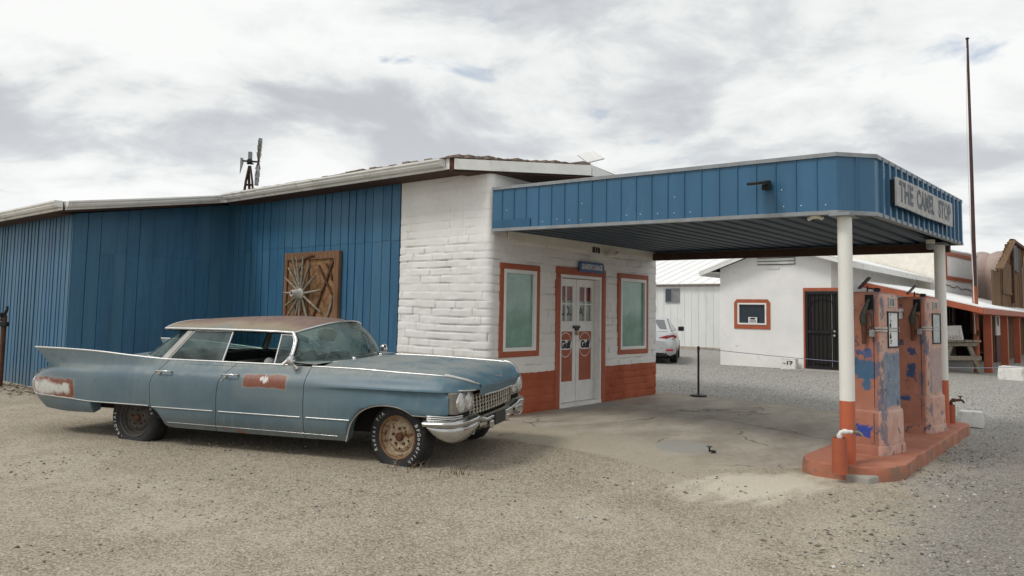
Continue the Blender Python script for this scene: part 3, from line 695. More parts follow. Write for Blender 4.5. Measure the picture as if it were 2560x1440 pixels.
sg = bthing('garage_sign', 'small blue sign reading Grandpa\'s Garage over the white double door', 'sign', 2.52, -.03, 2.17)
mb = MB(); mb.prism([(-.37, 0), (.37, 0), (.37, .13), (.33, .17), (-.33, .17), (-.37, .13)], 0, .02, 0, frame3((1, 0, 0), (0, 0, 1), (0, .0, 0))); mb.build('board', MAT['signblue'], sg, bevel=.003)
mb = MB(); mb.mesh(text_mesh("GRANDPA'S GARAGE", .098, .003, .001), frame3((1, 0, 0), (0, 0, 1), (0, -.0215, .082)) @ Matrix.Diagonal((.66, 1.25, 1, 1))); mb.build('lettering', MAT['whitetext'], sg)

# ------------------------------------------------------------------ canopy
can = bthing('canopy', 'blue ribbed metal canopy on two round columns over the pump island', 'canopy', 2.2, -2.4, 0)
OFF = Vector((-2.2, 2.4, 0))
def cz(b, top): return (3.235 + .014 * b) if top else (2.625 + .016 * b)
CQ = [(0, -.03), (0, -4.68), (.31, -4.965), (4.17, -5.14), (4.70, -.03)]
def ribbed(p, q, zb, zt, pitch, rib=.020, hgt=.014, first=.1, mb=None):
    """panel from p to q with standing ribs on its right-hand side; zb/zt give heights at a plan point"""
    p, q = Vector((*p, 0)), Vector((*q, 0)); d = q - p; L = d.length; d.normalize(); n = Vector((d.y, -d.x, 0))
    prof = [(0, 0)]; t = first
    while t < L - rib:
        prof += [(t, 0), (t + .006, hgt), (t + rib - .006, hgt), (t + rib, 0), (t + rib + .03, .0), (t + rib + .05, .003), (t + pitch - .02, .0)]; t += pitch
    prof = [x for x in prof if x[0] < L - .001] + [(L, 0)]
    P = []
    for (t, o) in prof:
        c = p + d * t + n * o; P.append([tuple(Vector((c.x, c.y, zb(c.y))) + OFF), tuple(Vector((c.x, c.y, zt(c.y))) + OFF)])
    mb.grid(P)
mb = MB()
for i in range(4):
    ribbed(CQ[i], CQ[i + 1], lambda y: cz(y, False), lambda y: cz(y, True), .2136 if i == 0 else (.23 if i == 1 else .222), mb=mb, first=.17 if i != 1 else .2, rib=.020 if i != 2 else .055, hgt=.014 if i != 2 else .030)
fas_o = mb.build('fascia', MAT['fascia'], can)
rg = random.Random(31); fas = fas_o
for k in range(21):
    y = -.28 - k * .2136
    for zz in ((.10, .30) if k % 3 == 0 else (.10,)):
        if rg.random() < .75: mb = MB(); mb.lathe([(.0075, 0), (.0055, .004)], 6, Matrix.Translation(Vector((-.001, y + rg.uniform(-.02, .02), cz(y, False) + zz + rg.uniform(-.02, .02))) + OFF) @ Matrix.Rotation(R_(-90), 4, 'Y')); mb.build('screw', MAT['whitetext'], fas)
def offset_poly(Q, o):
    out = []
    for i, p in enumerate(Q):
        a = Vector(Q[max(i - 1, 0)]); b = Vector(Q[min(i + 1, len(Q) - 1)]); d = (b - a).normalized(); out.append(Vector(p) + Vector((d.y, -d.x)) * o)
    return out
for top in (0, 1):
    mb = MB(); q0 = offset_poly(CQ, .024); q1 = offset_poly(CQ, -.05); P = []
    for a, b in zip(q0, q1):
        z = cz(a.y, top); h = .036 if not top else .03
        if top: ring = [(a, z - .03), (a, z + .012), (b, z + .012), (b, z - .03)]
        else: ring = [(a, z - .006), (a, z + .034), (b, z + .034), (b, z - .006)]
        P.append([tuple(Vector((c.x, c.y, zz)) + OFF) for c, zz in ring])
    mb.grid(P, closed=True, flip=True); mb.add(P[0], [(0, 1, 2, 3)]); mb.add(P[-1], [(3, 2, 1, 0)])
    mb.build('edge_trim', MAT['trimgrey'], can)
mb = MB(); P = []; b = -.03
while b > -4.9:
    for (o, zz) in ((0, 0), (.105, 0), (.125, .04), (.175, .04), (.195, 0)):
        bb = max(b - o, -4.98); P.append([tuple(Vector((.02 + max(0, -bb - 4.66) * 1.09, bb, cz(bb, 0) + .035 + zz)) + OFF), tuple(Vector((4.69 + .1 * 0 - .10 * (-bb) , bb, cz(bb, 0) + .035 + zz)) + OFF)])
    b -= .222
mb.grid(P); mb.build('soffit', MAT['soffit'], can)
mb = MB(); P = [tuple(Vector((x, y, cz(y, 1) - .06)) + OFF) for x, y in CQ]; mb.add(P, [tuple(range(5))]); mb.build('deck', MAT['trimgrey'], can)
mb = MB(); mb.beam(Vector((4.60, -.05, 2.56)) + OFF, Vector((4.09, -5.0, 2.50)) + OFF, .09, .12); mb.build('edge_beam', MAT['brownbeam'], can)
mb = MB(); mb.beam(Vector((.36, -.036, 2.592)) + OFF, Vector((4.80, -.036, 2.612)) + OFF, .04, .13); mb.build('wall_plate', MAT['cream'], can)
mb = MB(); mb.box(tuple(Vector((-.019, -.72, 2.645)) + OFF), tuple(Vector((-.0165, -.05, 2.77)) + OFF)); mb.build('patch_plate', basic('darker_blue_patch', (.024, .098, .185, 1), .35, var=.1), can)
m, g = newmat('column_paint'); o = g.coord('Generated'); oo = g.coord(); z = g.xyz(oo)[2]
f = g.step(g.m('ADD', z, g.m('MULTIPLY', g.noise(oo, 20, 3), .01)), .668, .672)
n = g.noise(oo, 5, 6, .6)
c = g.mix(f, g.mix(n, (.46, .105, .045, 1), (.54, .145, .07, 1)), g.mix(n, (.74, .72, .66, 1), (.84, .83, .79, 1)))
g.out(g.pbsdf(c, .55, 0, g.bump(g.noise(oo, 30, 3), .1, .01), .4)); MAT['column'] = m
IZ = .045
COLS = [(.14, -4.71), (3.93, -4.90)]
for k, (a, b) in enumerate(COLS):
    mb = MB(); zb = IZ - .02; top = 2.535
    mb.lathe([(.074, zb), (.073, .8), (.070, 2.0), (.070, top - .01)], 32)
    c = mb.build('column', MAT['column'], can, Vector((a, b, 0)) + OFF, smooth=40)
    mb = MB(); mb.box((-.19, -.10, top - .01), (.19, .10, top + .02)); mb.build('cap_plate', MAT['trimgrey'], c)

# sign on the street side of the canopy
pa, pb = Vector((.71, -5.000)), Vector((3.17, -5.112)); dv = (pb - pa); Ls = dv.length; ang = math.atan2(dv.y, dv.x)
sgn = bthing('canopy_sign', 'weathered white plank sign reading The Camel Stop on the canopy front', 'sign', pa.x, pa.y, 2.69, ang)
mb = MB(); mb.prism([(0, 0), (.4, .004), (1.2, -.006), (1.9, .004), (Ls, 0), (Ls + .01, .15), (Ls, .31), (1.7, .302), (.9, .315), (0.004, .305)], 0, .02, 0, frame3((1, 0, 0), (0, 0, 1), (0, -.060, 0))); mb.build('board', MAT['signwhite'], sgn)
mb = MB(); mb.box((.0, -.059, .03), (.06, .0, .28)); mb.build('bracket', MAT['black'], sgn)
for x in (Ls - .1, Ls / 2): mb = MB(); mb.box((x, -.059, .03), (x + .06, .0, .28)); mb.build('bracket', MAT['black'], sgn)
mb = MB()
for word, x, w in (('THE', .36, .54), ('CAMEL', 1.16, .78), ('STOP', 2.05, .62)):
    tm = text_mesh(word, .30, .012, .001, space=1.05); xs_ = [v.co.x for v in tm.vertices]; ys_ = [v.co.y for v in tm.vertices]
    kx = w / (max(xs_) - min(xs_)); ky = .225 / (max(ys_) - min(ys_))
    mb.mesh(tm, frame3((1, 0, 0), (0, 0, 1), (x, -.0815, .155)) @ Matrix.Diagonal((kx, ky, 1, 1)))
mb.build('lettering', MAT['lettergrey'], sgn)

# lamps
lm = bthing('flood_lamp', 'flat black area lamp on the long blue canopy side', 'lamp', -.02, -3.97, 2.90)
mb = MB(); mb.box((-.05, -.045, -.05), (.0, .045, .05)); mb.build('mount', MAT['black'], lm, bevel=.008)
mb = MB(); M = Matrix.Translation((-.05, .02, .02)) @ Matrix.Rotation(R_(-12), 4, 'Y')
mb.prism([(-.02, -.06), (-.10, -.10), (-.22, -.10), (-.27, -.05), (-.27, .05), (-.22, .10), (-.10, .10), (-.02, .06)], 0, .03, 0, M); mb.build('head', MAT['black'], lm, bevel=.006)
mb = MB(); mb.prism([(-.09, -.06), (-.22, -.06), (-.22, .06), (-.09, .06)], -.004, .001, 0, M); mb.build('lens', MAT['white'], lm)
lm = bthing('twin_flood_lamp', 'small white twin flood lamp under the canopy edge beside the nearer column', 'lamp', .14, -4.42, 2.585)
mb = MB(); mb.lathe([(.05, -.03), (.05, .0)], 16); mb.build('mount', MAT['cream'], lm)
for s in (-1, 1):
    mb = MB(); M = Matrix.Translation((0, s * .06, -.05)) @ Matrix.Rotation(R_(60 * s), 4, 'X'); mb.lathe([(.02, -.02), (.022, .02), (.045, .07), (.042, .072)], 14, M); mb.build('head', MAT['cream'], lm, smooth=40)
lm = bthing('jelly_jar_lamp', 'grey cylinder lamp hanging under the canopy near the farther column', 'lamp', 3.55, -4.86, 2.575)
mb = MB(); mb.lathe([(.055, .0), (.055, -.05), (.05, -.055)][::-1], 18); mb.build('mount', MAT['cream'], lm)
mb = MB(); mb.lathe([(.02, -.135), (.045, -.125), (.052, -.1), (.052, -.055)], 18); mb.build('shade', MAT['trimgrey'], lm, smooth=50)
lm = bthing('security_lamp', 'dirty cream lamp with two heads beside the house number', 'lamp', 3.02, -.07, 2.50)
mb = MB(); mb.box((-.05, -.03, -.03), (.05, .04, .03)); mb.build('mount', MAT['cream'], lm, bevel=.006)
for s in (-1, 1):
    mb = MB(); M = Matrix.Translation((s * .09, -.06, -.0)) @ Matrix.Rotation(R_(70), 4, 'X') @ Matrix.Rotation(R_(25 * s), 4, 'Y'); mb.lathe([(.025, -.05), (.03, .0), (.055, .07), (.05, .072)], 14, M); mb.build('head', MAT['cream'], lm, smooth=40)

# ------------------------------------------------------------------ pump island
def rounded(x0, x1, y0, y1, rs, n=7):
    P = []
    for (cx, cy, r, a0) in ((x0 + rs[0], y0 + rs[0], rs[0], 180), (x1 - rs[1], y0 + rs[1], rs[1], 270), (x1 - rs[2], y1 - rs[2], rs[2], 0), (x0 + rs[3], y1 - rs[3], rs[3], 90)):
        for k in range(n): t = R_(a0 + 90 * k / (n - 1)); P.append((cx + r * math.cos(t), cy + r * math.sin(t)))
    return P
m, g = newmat('island_paint'); o = g.coord(); n = g.noise(o, 2.5, 6, .6); n2 = g.noise(o, 14, 6, .7)
c = g.mix(g.step(n, .3, .7), (.37, .140, .085, 1), (.46, .195, .125, 1)); z = g.xyz(o)[2]
c = g.mix(g.m('MULTIPLY', g.step(n2, .55, .75), .5), c, (.34, .085, .04, 1))
side = g.m('MULTIPLY', g.m('SUBTRACT', 1.0, g.step(z, .02, .045)), g.step(g.noise(o, 6, 7, .7), .47, .60)); c = g.mix(g.m('MULTIPLY', side, .75), c, (.20, .15, .11, 1))
g.out(g.pbsdf(c, .75, 0, g.bump(n2, .4, .015), .3)); MAT['island'] = m
isl = bthing('pump_island', 'low orange painted concrete island carrying both pumps', 'island', 2.25, -4.7, 0)
def island():
    pl = [(x - 2.25, y + 4.7) for x, y in rounded(.0, 4.60, -5.14, -4.22, (.50, .30, .15, .30), 10)]
    rng = random.Random(5); N = len(pl); rings = []
    dense = []
    for i in range(N):
        a, b = Vector(pl[i]), Vector(pl[(i + 1) % N]); k = max(1, int((b - a).length / .10))
        for j in range(k): dense.append(a.lerp(b, j / k))
    for (o, z) in ((.008, -.16), (.006, -.03), (.002, .030), (-.008, .041), (-.030, IZ)):
        ring = []
        for p in dense:
            d = p.normalized(); w_ = math.sin(p.x * 7) * .006 + rng.uniform(-.009, .007)
            zz = z
            ring.append((p.x + (o + w_) * (1 if abs(p.x) < 2 else .3) * 0 + d.x * 0 + (o + w_) * (p.x / 2.4), p.y + (o + w_) * (p.y / .48), zz + (rng.uniform(-.004, .004) if z > 0 else 0)))
        rings.append(ring)
    mb = MB(); mb.grid(rings, closed=True, flip=True); n = len(dense)
    mb.f.append(tuple(range(4 * n, 5 * n))); mb.mi.append(0)
    return mb
mb = island(); mb.build('slab', MAT['island'], isl, smooth=24)
mb = MB()                                            # broken bare corner in front of the standpipe
rng = random.Random(8)
P = [(-.27 + rng.uniform(-.02, .02), -.26), (-.02, -.34), (.14, -.16), (.02, .06), (-.22, .10)]
mb.prism([(x - 2.0, y + .02) for x, y in P], -.14, -.035); mb.build('broken_corner', MAT['concrete'], isl, bevel=.02)

# standpipes with taps
def standpipe(a, b, z0, h, r, label, dark):
    t = bthing('standpipe', label, 'standpipe', a, b, z0, group='orange standpipes on the island')
    mb = MB(); mb.lathe([(r, 0), (r, h), (r - .01, h), (r - .01, h - .06)], 24, cap=False); mb.add([(r * .98 * math.cos(k * math.pi / 8), r * .98 * math.sin(k * math.pi / 8), h - .05) for k in range(16)], [tuple(range(16))])
    mb.build('sleeve', MAT['orange'], t, smooth=40)
    mt = MAT['rust'] if dark else MAT['pvc']; d = Vector((.50, -.86, 0)) if not dark else Vector((.75, -.65, 0))
    mb = MB(); top = Vector((0, 0, h + .06)); mb.tube([(0, 0, h - .05), (0, 0, h + .035), tuple(Vector((0, 0, h + .052)) + d * .012), tuple(top + d * .035), tuple(top + d * .12)], .019, 12); mb.lathe([(.026, h + .0), (.026, h + .03)], 14)
    mb.tube([tuple(top + d * .03), tuple(top + d * .07)], .026, 12); mb.build('pipe', mt, t, smooth=45)
    mb = MB(); q = top + d * .12
    mb.tube([tuple(q), tuple(q + d * .05), tuple(q + d * .08 + Vector((0, 0, -.015))), tuple(q + d * .09 + Vector((0, 0, -.04)))], [.016, .018, .014, .014], 10)
    mb.tube([tuple(q + d * .035), tuple(q + d * .035 + Vector((0, 0, .05)))], .009, 8); hv = d.cross(Vector((0, 0, 1)))
    mb.tube([tuple(q + d * .035 + Vector((0, 0, .052)) - hv * .035), tuple(q + d * .035 + Vector((0, 0, .052)) + hv * .035)], .008, 8)
    mb.build('tap', MAT['rust'] if dark else MAT['brass'], t, smooth=45)
    return t
standpipe(-.12, -4.705, -.02, .345, .070, 'orange standpipe with white elbow and tap at the near end of the island', False)
standpipe(4.30, -4.93, .03, .27, .055, 'orange standpipe with dark tap behind the farther column', True)

# ------------------------------------------------------------------ fuel pumps
def pump_paint(name, seed, patches, frontblue):
    m, g = newmat(name); o = g.coord(); x, y, z = g.xyz(o); ov = g.vm('ADD', o, (seed * 3.7, seed * 1.3, seed * 5.1))
    n = g.noise(ov, 3, 6, .6); n2 = g.noise(ov, 16, 7, .7); wob = g.m('MULTIPLY', g.m('SUBTRACT', g.noise(ov, 11, 6, .7), .5), .16)
    c = g.mix(g.step(n, .3, .7), (.36, .142, .090, 1), (.46, .205, .14, 1))
    fr = g.m('SUBTRACT', 1.0, g.step(y, -.185, -.165))                      # street face: chalky pink
    pink = g.mix(g.step(g.noise(ov, 7, 6, .65), .3, .7), (.52, .30, .235, 1), (.62, .42, .34, 1))
    c = g.mix(g.m('MULTIPLY', fr, .9), c, pink)
    yw, zw = g.m('ADD', y, wob), g.m('ADD', z, g.m('MULTIPLY', g.m('SUBTRACT', n2, .5), .13))
    left = g.m('SUBTRACT', 1.0, g.step(x, -.248, -.225))
    for (y0, y1, z0, z1, col) in patches:
        k = g.m('MULTIPLY', g.box(yw, zw, y0, y1, z0, z1, .012), left); c = g.mix(g.m('MULTIPLY', k, .95), c, col)
    if frontblue:
        fx = g.box(g.m('ADD', x, wob), zw, -.17, .27, .50, 1.08, .02); fb = g.mix(g.step(n2, .35, .7), (.12, .185, .27, 1), (.225, .285, .35, 1))
        c = g.mix(g.m('MULTIPLY', g.m('MULTIPLY', fx, fr), frontblue), c, fb)
        st = g.m('MULTIPLY', g.step(g.noise(g.mapping(ov, scale=(22, 22, 5)), 1.0, 6, .7), .60, .66), g.box(x, zw, -.1, .2, .45, 1.0, .1)); c = g.mix(g.m('MULTIPLY', g.m('MULTIPLY', st, fr), .7), c, (.58, .56, .52, 1))
    corner = g.m('MULTIPLY', g.box(g.m('ADD', x, wob), y, -.28, -.15, -.24, -.1, .04), g.step(g.noise(g.mapping(ov, scale=(8, 8, 3)), 1.2, 7, .7), .48, .56))
    c = g.mix(g.m('MULTIPLY', corner, .85), c, (.095, .125, .19, 1))
    ch = g.step(g.noise(g.mapping(ov, scale=(1, 1, .7)), 8, 9, .74, .6), .585, .615); c = g.mix(g.m('MULTIPLY', ch, .85), c, g.mix(n2, (.045, .07, .13, 1), (.05, .04, .04, 1)))
    ch2 = g.step(g.noise(ov, 22, 8, .75), .60, .63); c = g.mix(g.m('MULTIPLY', ch2, .8), c, (.20, .18, .165, 1))
    g.out(g.pbsdf(c, .62, 0, g.bump(n2, .15, .006), .35)); return m
def rrect(hx, hy, r, z, n=6, fr=None):
    P = []
    for (sx, sy, a0) in ((-1, -1, 180), (1, -1, 270), (1, 1, 0), (-1, 1, 90)):
        rr = r if sy < 0 else min(r, .03)
        for k in range(n): t = R_(a0 + 90 * k / (n - 1)); P.append((sx * (hx - rr) + rr * math.cos(t), sy * (hy - rr) + rr * math.sin(t), z))
    return P
def pump(a, b, label, paint, worn):
    t = bthing('fuel_pump', label, 'fuel pump', a, b, IZ, R_(-10), group='old fuel pumps on the island')
    def loft(secs): 
        mb = MB(); P = [rrect(hx, hy, r, z) for (z, hx, hy, r) in secs]; mb.grid(P, closed=True, flip=True); n = len(P[0])
        k = len(mb.v) - n; mb.f.append(tuple(range(k, k + n))); mb.mi.append(0); return mb
    loft([(0, .295, .242, .085), (.085, .295, .242, .085), (.10, .288, .236, .08), (.105, .272, .22, .07)]).build('plinth', paint, t, smooth=40)
    loft([(.104, .281, .228, .075), (.43, .279, .226, .075), (.455, .276, .223, .075), (.468, .265, .212, .07), (.47, .25, .2, .06)]).build('lower_cabinet', paint, t, smooth=40)
    body = loft([(.47, .259, .207, .068), (.505, .255, .204, .068), (1.0, .253, .202, .066), (1.55, .251, .198, .066), (1.66, .250, .196, .066), (1.705, .240, .188, .06), (1.73, .215, .165, .05), (1.742, .16, .12, .04)]).build('body', paint, t, smooth=40)
    mb = MB()
    for z in (1.315, 1.345): P = [rrect(.2575 + o, .2045 + o, .07, z + h) for (o, h) in ((-.006, -.009), (.004, -.008), (.006, 0), (.004, .008), (-.006, .009))]; mb.grid([[q for q in p if q[1] < -.125] for p in P], flip=True)
    mb.build('chrome_band', MAT['steel'], t, smooth=60)
    mb = MB(); seam = [(-.2205, -.128, z) for z in (.11, 1.69)]; mb.box((-.2575, -.131, .49), (-.2525, -.127, 1.66)); mb.box((-.2822, -.131, .12), (-.279, -.127, .44)); mb.build('door_seam', MAT['darkhole'], t)
    dl = bpy.data.objects.new('dial_window', None); COL.objects.link(dl); dl.parent = t; dl.location = (.03, -.200, 1.13)
    mb = MB(); casing(mb, -.115, .155, 0, .40, .018, -.014, .02); mb.build('frame', MAT['black'], dl, bevel=.004)
    mb = MB(); mb.box((-.10, -.004, .015), (.14, .0, .385)); mb.build('face_plate', MAT['whitetext'] if not worn else basic('foggy_dial', (.42, .46, .45, 1), .3, var=.2), dl)
    if not worn:
        mb = MB()
        for ch, z, s_ in (('8', .235, .075), ('6', .13, .085)): mb.mesh(text_mesh(ch, s_, .005, .0008), frame3((1, 0, 0), (0, 0, 1), (-.045, -.0052, z)))
        for z in (.355, .29, .185, .08, .065, .045): mb.box((-.06 + (z * 37 % .02), -.0052, z), (-.035 - (z * 91 % .015) + .03, -.0042, z + .010))
        mb.box((-.047, -.0052, .27), (-.043, -.0042, .375)); mb.build('dial_markings', MAT['blacktext'], dl)
    sq = bpy.data.objects.new('light_window', None); COL.objects.link(sq); sq.parent = t; sq.location = (.03, -.196, 1.575)
    mb = MB(); casing(mb, -.075, .075, 0, .105, .014, -.012, .02); mb.build('frame', MAT['steel'], sq, bevel=.003)
    mb = MB(); mb.box((-.066, -.004, .01), (.066, 0, .095)); mb.build('pane', basic('grey_light_pane', (.16, .17, .16, 1), .3, var=.4, scale=12), sq)
    # nozzle hanging on the side, hook box and a stub of hose
    nz = bpy.data.objects.new('nozzle', None); COL.objects.link(nz); nz.parent = t; nz.location = (-.258, -.045, 1.36)
    nz.scale = (1.05, 1.05, 1.1)
    dk = basic('olive_nozzle_metal', (.055, .058, .045, 1), .55, .3, var=.4, scale=20)
    mb = MB(); mb.tube([(-.035, .0, .02), (-.04, .005, .09), (-.035, -.01, .16), (-.03, -.035, .235), (-.01, -.045, .27)], [.034, .038, .026, .018, .014], 10); mb.tube([(-.038, 0, .06), (-.07, .0, .075)], .018, 8); mb.build('valve_body', dk, nz, smooth=50)
    mb = MB(); mb.tube([(-.035, 0, .03), (-.035, 0, -.06)], .028, 10); mb.tube([(-.035, 0, -.06), (-.036, .004, -.17)], [.024, .02], 10); mb.build('hose_end', MAT['rust'], nz, smooth=50)
    mb = MB(); mb.tube([(-.035, -.02, .14), (-.04, -.075, .12), (-.04, -.085, .0), (-.035, -.06, -.06), (-.035, -.02, -.05)], .0075, 8); mb.build('trigger_guard', MAT['rust'], nz, smooth=50)
    mb = MB(); mb.box((-.05, -.10, -.10), (.0, -.055, -.03)); mb.build('hook', MAT['trimgrey'], nz, bevel=.008)
    mb = MB(); mb.box((-.012, -.085, .17), (.0, .0, .315)); mb.build('socket_plate', MAT['darkhole'], nz, bevel=.006)
    mb = MB(); mb.lathe([(.03, 0), (.03, .02), (.022, .04), (.0221, .06)], 14, Matrix.Translation((-.255, .105, 1.56)) @ Matrix.Rotation(R_(-90), 4, 'Y')); mb.box((-.288, .09, 1.45), (-.255, .125, 1.53)); mb.build('conduit_fitting', MAT['pvc'], t, smooth=40)
    return t
PB = (.040, .12, .22, 1)
pp1 = pump_paint('pump_paint', 1, [(-.14, .06, .80, .99, PB), (-.09, -.0, .68, .86, PB), (.05, .12, .84, 1.03, PB), (-.10, .12, .185, .30, (.015, .06, .32, 1)), (-.10, -.02, 1.02, 1.12, (.06, .10, .24, 1)), (-.02, .06, 1.06, 1.10, (.06, .10, .24, 1))], .92)
pp2 = pump_paint('second_pump_paint', 2, [(-.05, .05, .70, .87, (.025, .07, .18, 1)), (.0, .2, .40, .45, (.02, .07, .22, 1)), (-.06, .03, .98, 1.08, (.03, .07, .19, 1)), (.10, .14, 1.1, 1.17, (.04, .05, .14, 1))], .35)
P1, P2 = (1.10, -4.715), (3.22, -4.755)
pump(*P1, 'orange fuel pump with a large blue patch, nearer to the standpipe', pp1, False)
pump(*P2, 'orange fuel pump with foggy dial, beside the farther column', pp2, True)
proto = None
for k, (pq, lab) in enumerate(((P1, 'black solar spotlight on top of the nearer pump'), (P2, 'black solar spotlight on top of the farther pump'))):
    a, b = pq[0] - .09, pq[1] + .02
    if proto is None:
        proto = bthing('solar_spotlight', lab, 'spotlight', a, b, IZ + 1.735, group='solar spotlights on the pumps')
        mb = MB(); mb.tube([(0, 0, 0), (0, 0, .075)], .009, 8); mb.tube([(0, 0, .045), (0, -.05, .045), (0, -.08, .02)], .008, 8); mb.build('stem', MAT['black'], proto)
        mb = MB(); M = Matrix.Translation((0, .03, .105)) @ Matrix.Rotation(R_(-48), 4, 'X'); mb.box((-.055, -.085, -.008), (.055, .085, .008), 0, M); mb.build('solar_panel', basic('solar_panel_black', (.02, .022, .03, 1), .25, var=.2), proto, bevel=.003)
        mb = MB(); mb.lathe([(.022, -.03), (.03, .03), (.027, .032)], 12, Matrix.Translation((0, -.10, .025)) @ Matrix.Rotation(R_(105), 4, 'X')); mb.build('lamp_head', MAT['black'], proto, smooth=40)
    else:
        o = copy_tree(proto); o['label'] = lab; x, y = W(a, b); o.location = (x, y, IZ + 1.735)

# ------------------------------------------------------------------ the old blue sedan
CAR_A = R_(-19.6)
car = thing('vintage_sedan', 'faded blue finned vintage sedan with rust patches and no hubcaps', 'car', (-.78, 8.25, 0), CAR_A)
def m_paint():
    m, g = newmat('weathered_blue_paint'); o = g.coord(); x, y, z = g.xyz(o)
    n = g.noise(o, 1.6, 7, .62); n2 = g.noise(g.mapping(o, scale=(1, 1, 2.2)), 4.5, 7, .65); n3 = g.noise(o, 26, 6, .7)
    c = g.mix(g.step(n, .3, .72), (.080, .130, .162, 1), (.128, .178, .200, 1))
    fr = g.step(g.m('ADD', x, g.m('MULTIPLY', g.m('SUBTRACT', n, .5), 1.2)), -1.0, .3)          # the front clip kept deeper blue
    c = g.mix(g.m('MULTIPLY', fr, .8), c, g.mix(g.step(n2, .3, .7), (.050, .118, .165, 1), (.085, .160, .203, 1)))
    c = g.mix(g.m('MULTIPLY', g.step(n2, .55, .78), .5), c, (.15, .19, .205, 1))
    nz_ = g.xyz(g.geo('Normal'))[2]
    # sun-bleached upward surfaces: chalky grey with rust bloom (a wear pattern in object space heights)
    topz = g.step(g.m('ADD', z, g.m('MULTIPLY', g.m('SUBTRACT', n2, .5), .07)), .83, .90)
    topz = g.m('MULTIPLY', topz, g.m('ADD', .25, g.m('MULTIPLY', g.step(x, -3.4, -2.7), .75)))
    chalk = g.mix(g.step(n3, .35, .7), (.20, .225, .22, 1), (.29, .31, .29, 1))
    c = g.mix(g.m('MULTIPLY', g.m('MULTIPLY', topz, g.step(n, .28, .52)), g.m('SUBTRACT', .92, g.m('MULTIPLY', g.step(x, .2, .8), .55))), c, chalk)
    rb = g.m('MULTIPLY', g.m('MULTIPLY', topz, g.step(g.noise(o, 3.3, 8, .7), .58, .70)), .55); c = g.mix(rb, c, (.24, .175, .105, 1))
    band = g.box(x, g.m('ADD', z, g.m('MULTIPLY', g.m('SUBTRACT', n2, .5), .05)), -4.4, -1.2, .775, .845, .02)
    c = g.mix(g.m('MULTIPLY', g.m('MULTIPLY', band, g.step(n, .38, .6)), .6), c, (.225, .25, .245, 1))
    low = g.m('SUBTRACT', 1.0, g.step(g.m('ADD', z, g.m('MULTIPLY', g.m('SUBTRACT', n2, .5), .16)), .22, .40)); c = g.mix(g.m('MULTIPLY', low, .6), c, (.115, .110, .098, 1))
    # bare patches: tail quarter with filler, front door with rust
    near = g.m('SUBTRACT', 1.0, g.step(y, -.3, -.2))
    w = g.m('MULTIPLY', g.m('SUBTRACT', g.noise(o, 7, 7, .68, .5), .5), .17); w2 = g.m('MULTIPLY', g.m('SUBTRACT', g.noise(o, 5, 5, .6, .3), .5), .22)
    rust = g.mix(g.step(n3, .3, .7), (.15, .036, .018, 1), (.22, .075, .036, 1))
    xa, za = g.m('ADD', x, w), g.m('ADD', z, w)
    k0 = g.m('MULTIPLY', g.box(xa, za, -4.90, -4.09, .46, .665, .012), near)
    k0b = g.m('MULTIPLY', g.box(xa, za, -4.92, -4.075, .45, .675, .012), near)
    c = g.mix(g.m('MULTIPLY', g.m('MULTIPLY', g.box(xa, za, -4.95, -4.18, .40, .72, .06), near), .45), c, (.17, .19, .19, 1)); c = g.mix(g.m('MULTIPLY', k0b, .6), c, (.30, .29, .26, 1)); c = g.mix(k0, c, rust)
    k1 = g.m('MULTIPLY', g.m('MAXIMUM', g.box(g.m('ADD', x, w2), g.m('ADD', z, w2), -4.87, -4.42, .478, .615, .03), g.box(g.m('ADD', x, w), g.m('ADD', z, w2), -4.55, -4.16, .505, .612, .025)), near)
    c = g.mix(g.m('MULTIPLY', k1, .95), c, g.mix(n3, (.50, .50, .46, 1), (.62, .62, .59, 1)))
    w3 = g.m('MULTIPLY', g.m('SUBTRACT', g.noise(o, 5, 6, .6), .5), .085); xb, zb2 = g.m('ADD', x, w3), g.m('ADD', z, g.m('ADD', w3, g.m('MULTIPLY', g.m('POWER', g.m('ABSOLUTE', g.m('DIVIDE', g.m('ADD', x, 1.49), .30)), 4.0), .018))); k2b = g.m('MULTIPLY', g.box(xb, zb2, -1.77, -1.215, .692, .842, .010), near); k2 = g.m('MULTIPLY', g.box(xb, zb2, -1.758, -1.228, .702, .832, .008), near)
    c = g.mix(g.m('MULTIPLY', g.m('MULTIPLY', g.box(xa, za, -1.88, -1.12, .55, .87, .07), near), .45), c, (.16, .19, .195, 1)); c = g.mix(g.m('MULTIPLY', k2b, .6), c, (.27, .26, .23, 1)); c = g.mix(k2, c, g.mix(g.step(n3, .3, .75), (.16, .048, .026, 1), (.235, .082, .045, 1)))
    k3 = g.m('MULTIPLY', g.m('MAXIMUM', g.box(x, za, -1.55, -1.46, .765, .805, .01), g.box(g.m('ADD', x, w2), za, -1.50, -1.44, .785, .825, .01)), near); c = g.mix(k3, c, (.66, .64, .60, 1))
    rl = g.m('MULTIPLY', g.m('SUBTRACT', 1.0, g.step(g.m('ADD', z, g.m('MULTIPLY', w2, .8)), .22, .285)), g.step(g.noise(o, 2.3, 6, .7), .5, .62)); c = g.mix(g.m('MULTIPLY', rl, .8), c, rust)
    sp = g.step(g.noise(o, 42, 4, .7), .70, .75); c = g.mix(g.m('MULTIPLY', sp, .35), c, (.10, .06, .04, 1))
    stk = g.step(g.noise(g.mapping(o, scale=(9, 9, .9)), 1.5, 7, .68), .50, .70); c = g.mix(g.m('MULTIPLY', stk, .38), c, (.165, .20, .21, 1))
    dk = g.step(g.noise(g.mapping(o, scale=(1, 1, 1.6)), 2.6, 8, .72, .6), .56, .72); c = g.mix(g.m('MULTIPLY', dk, .40), c, (.055, .085, .105, 1))
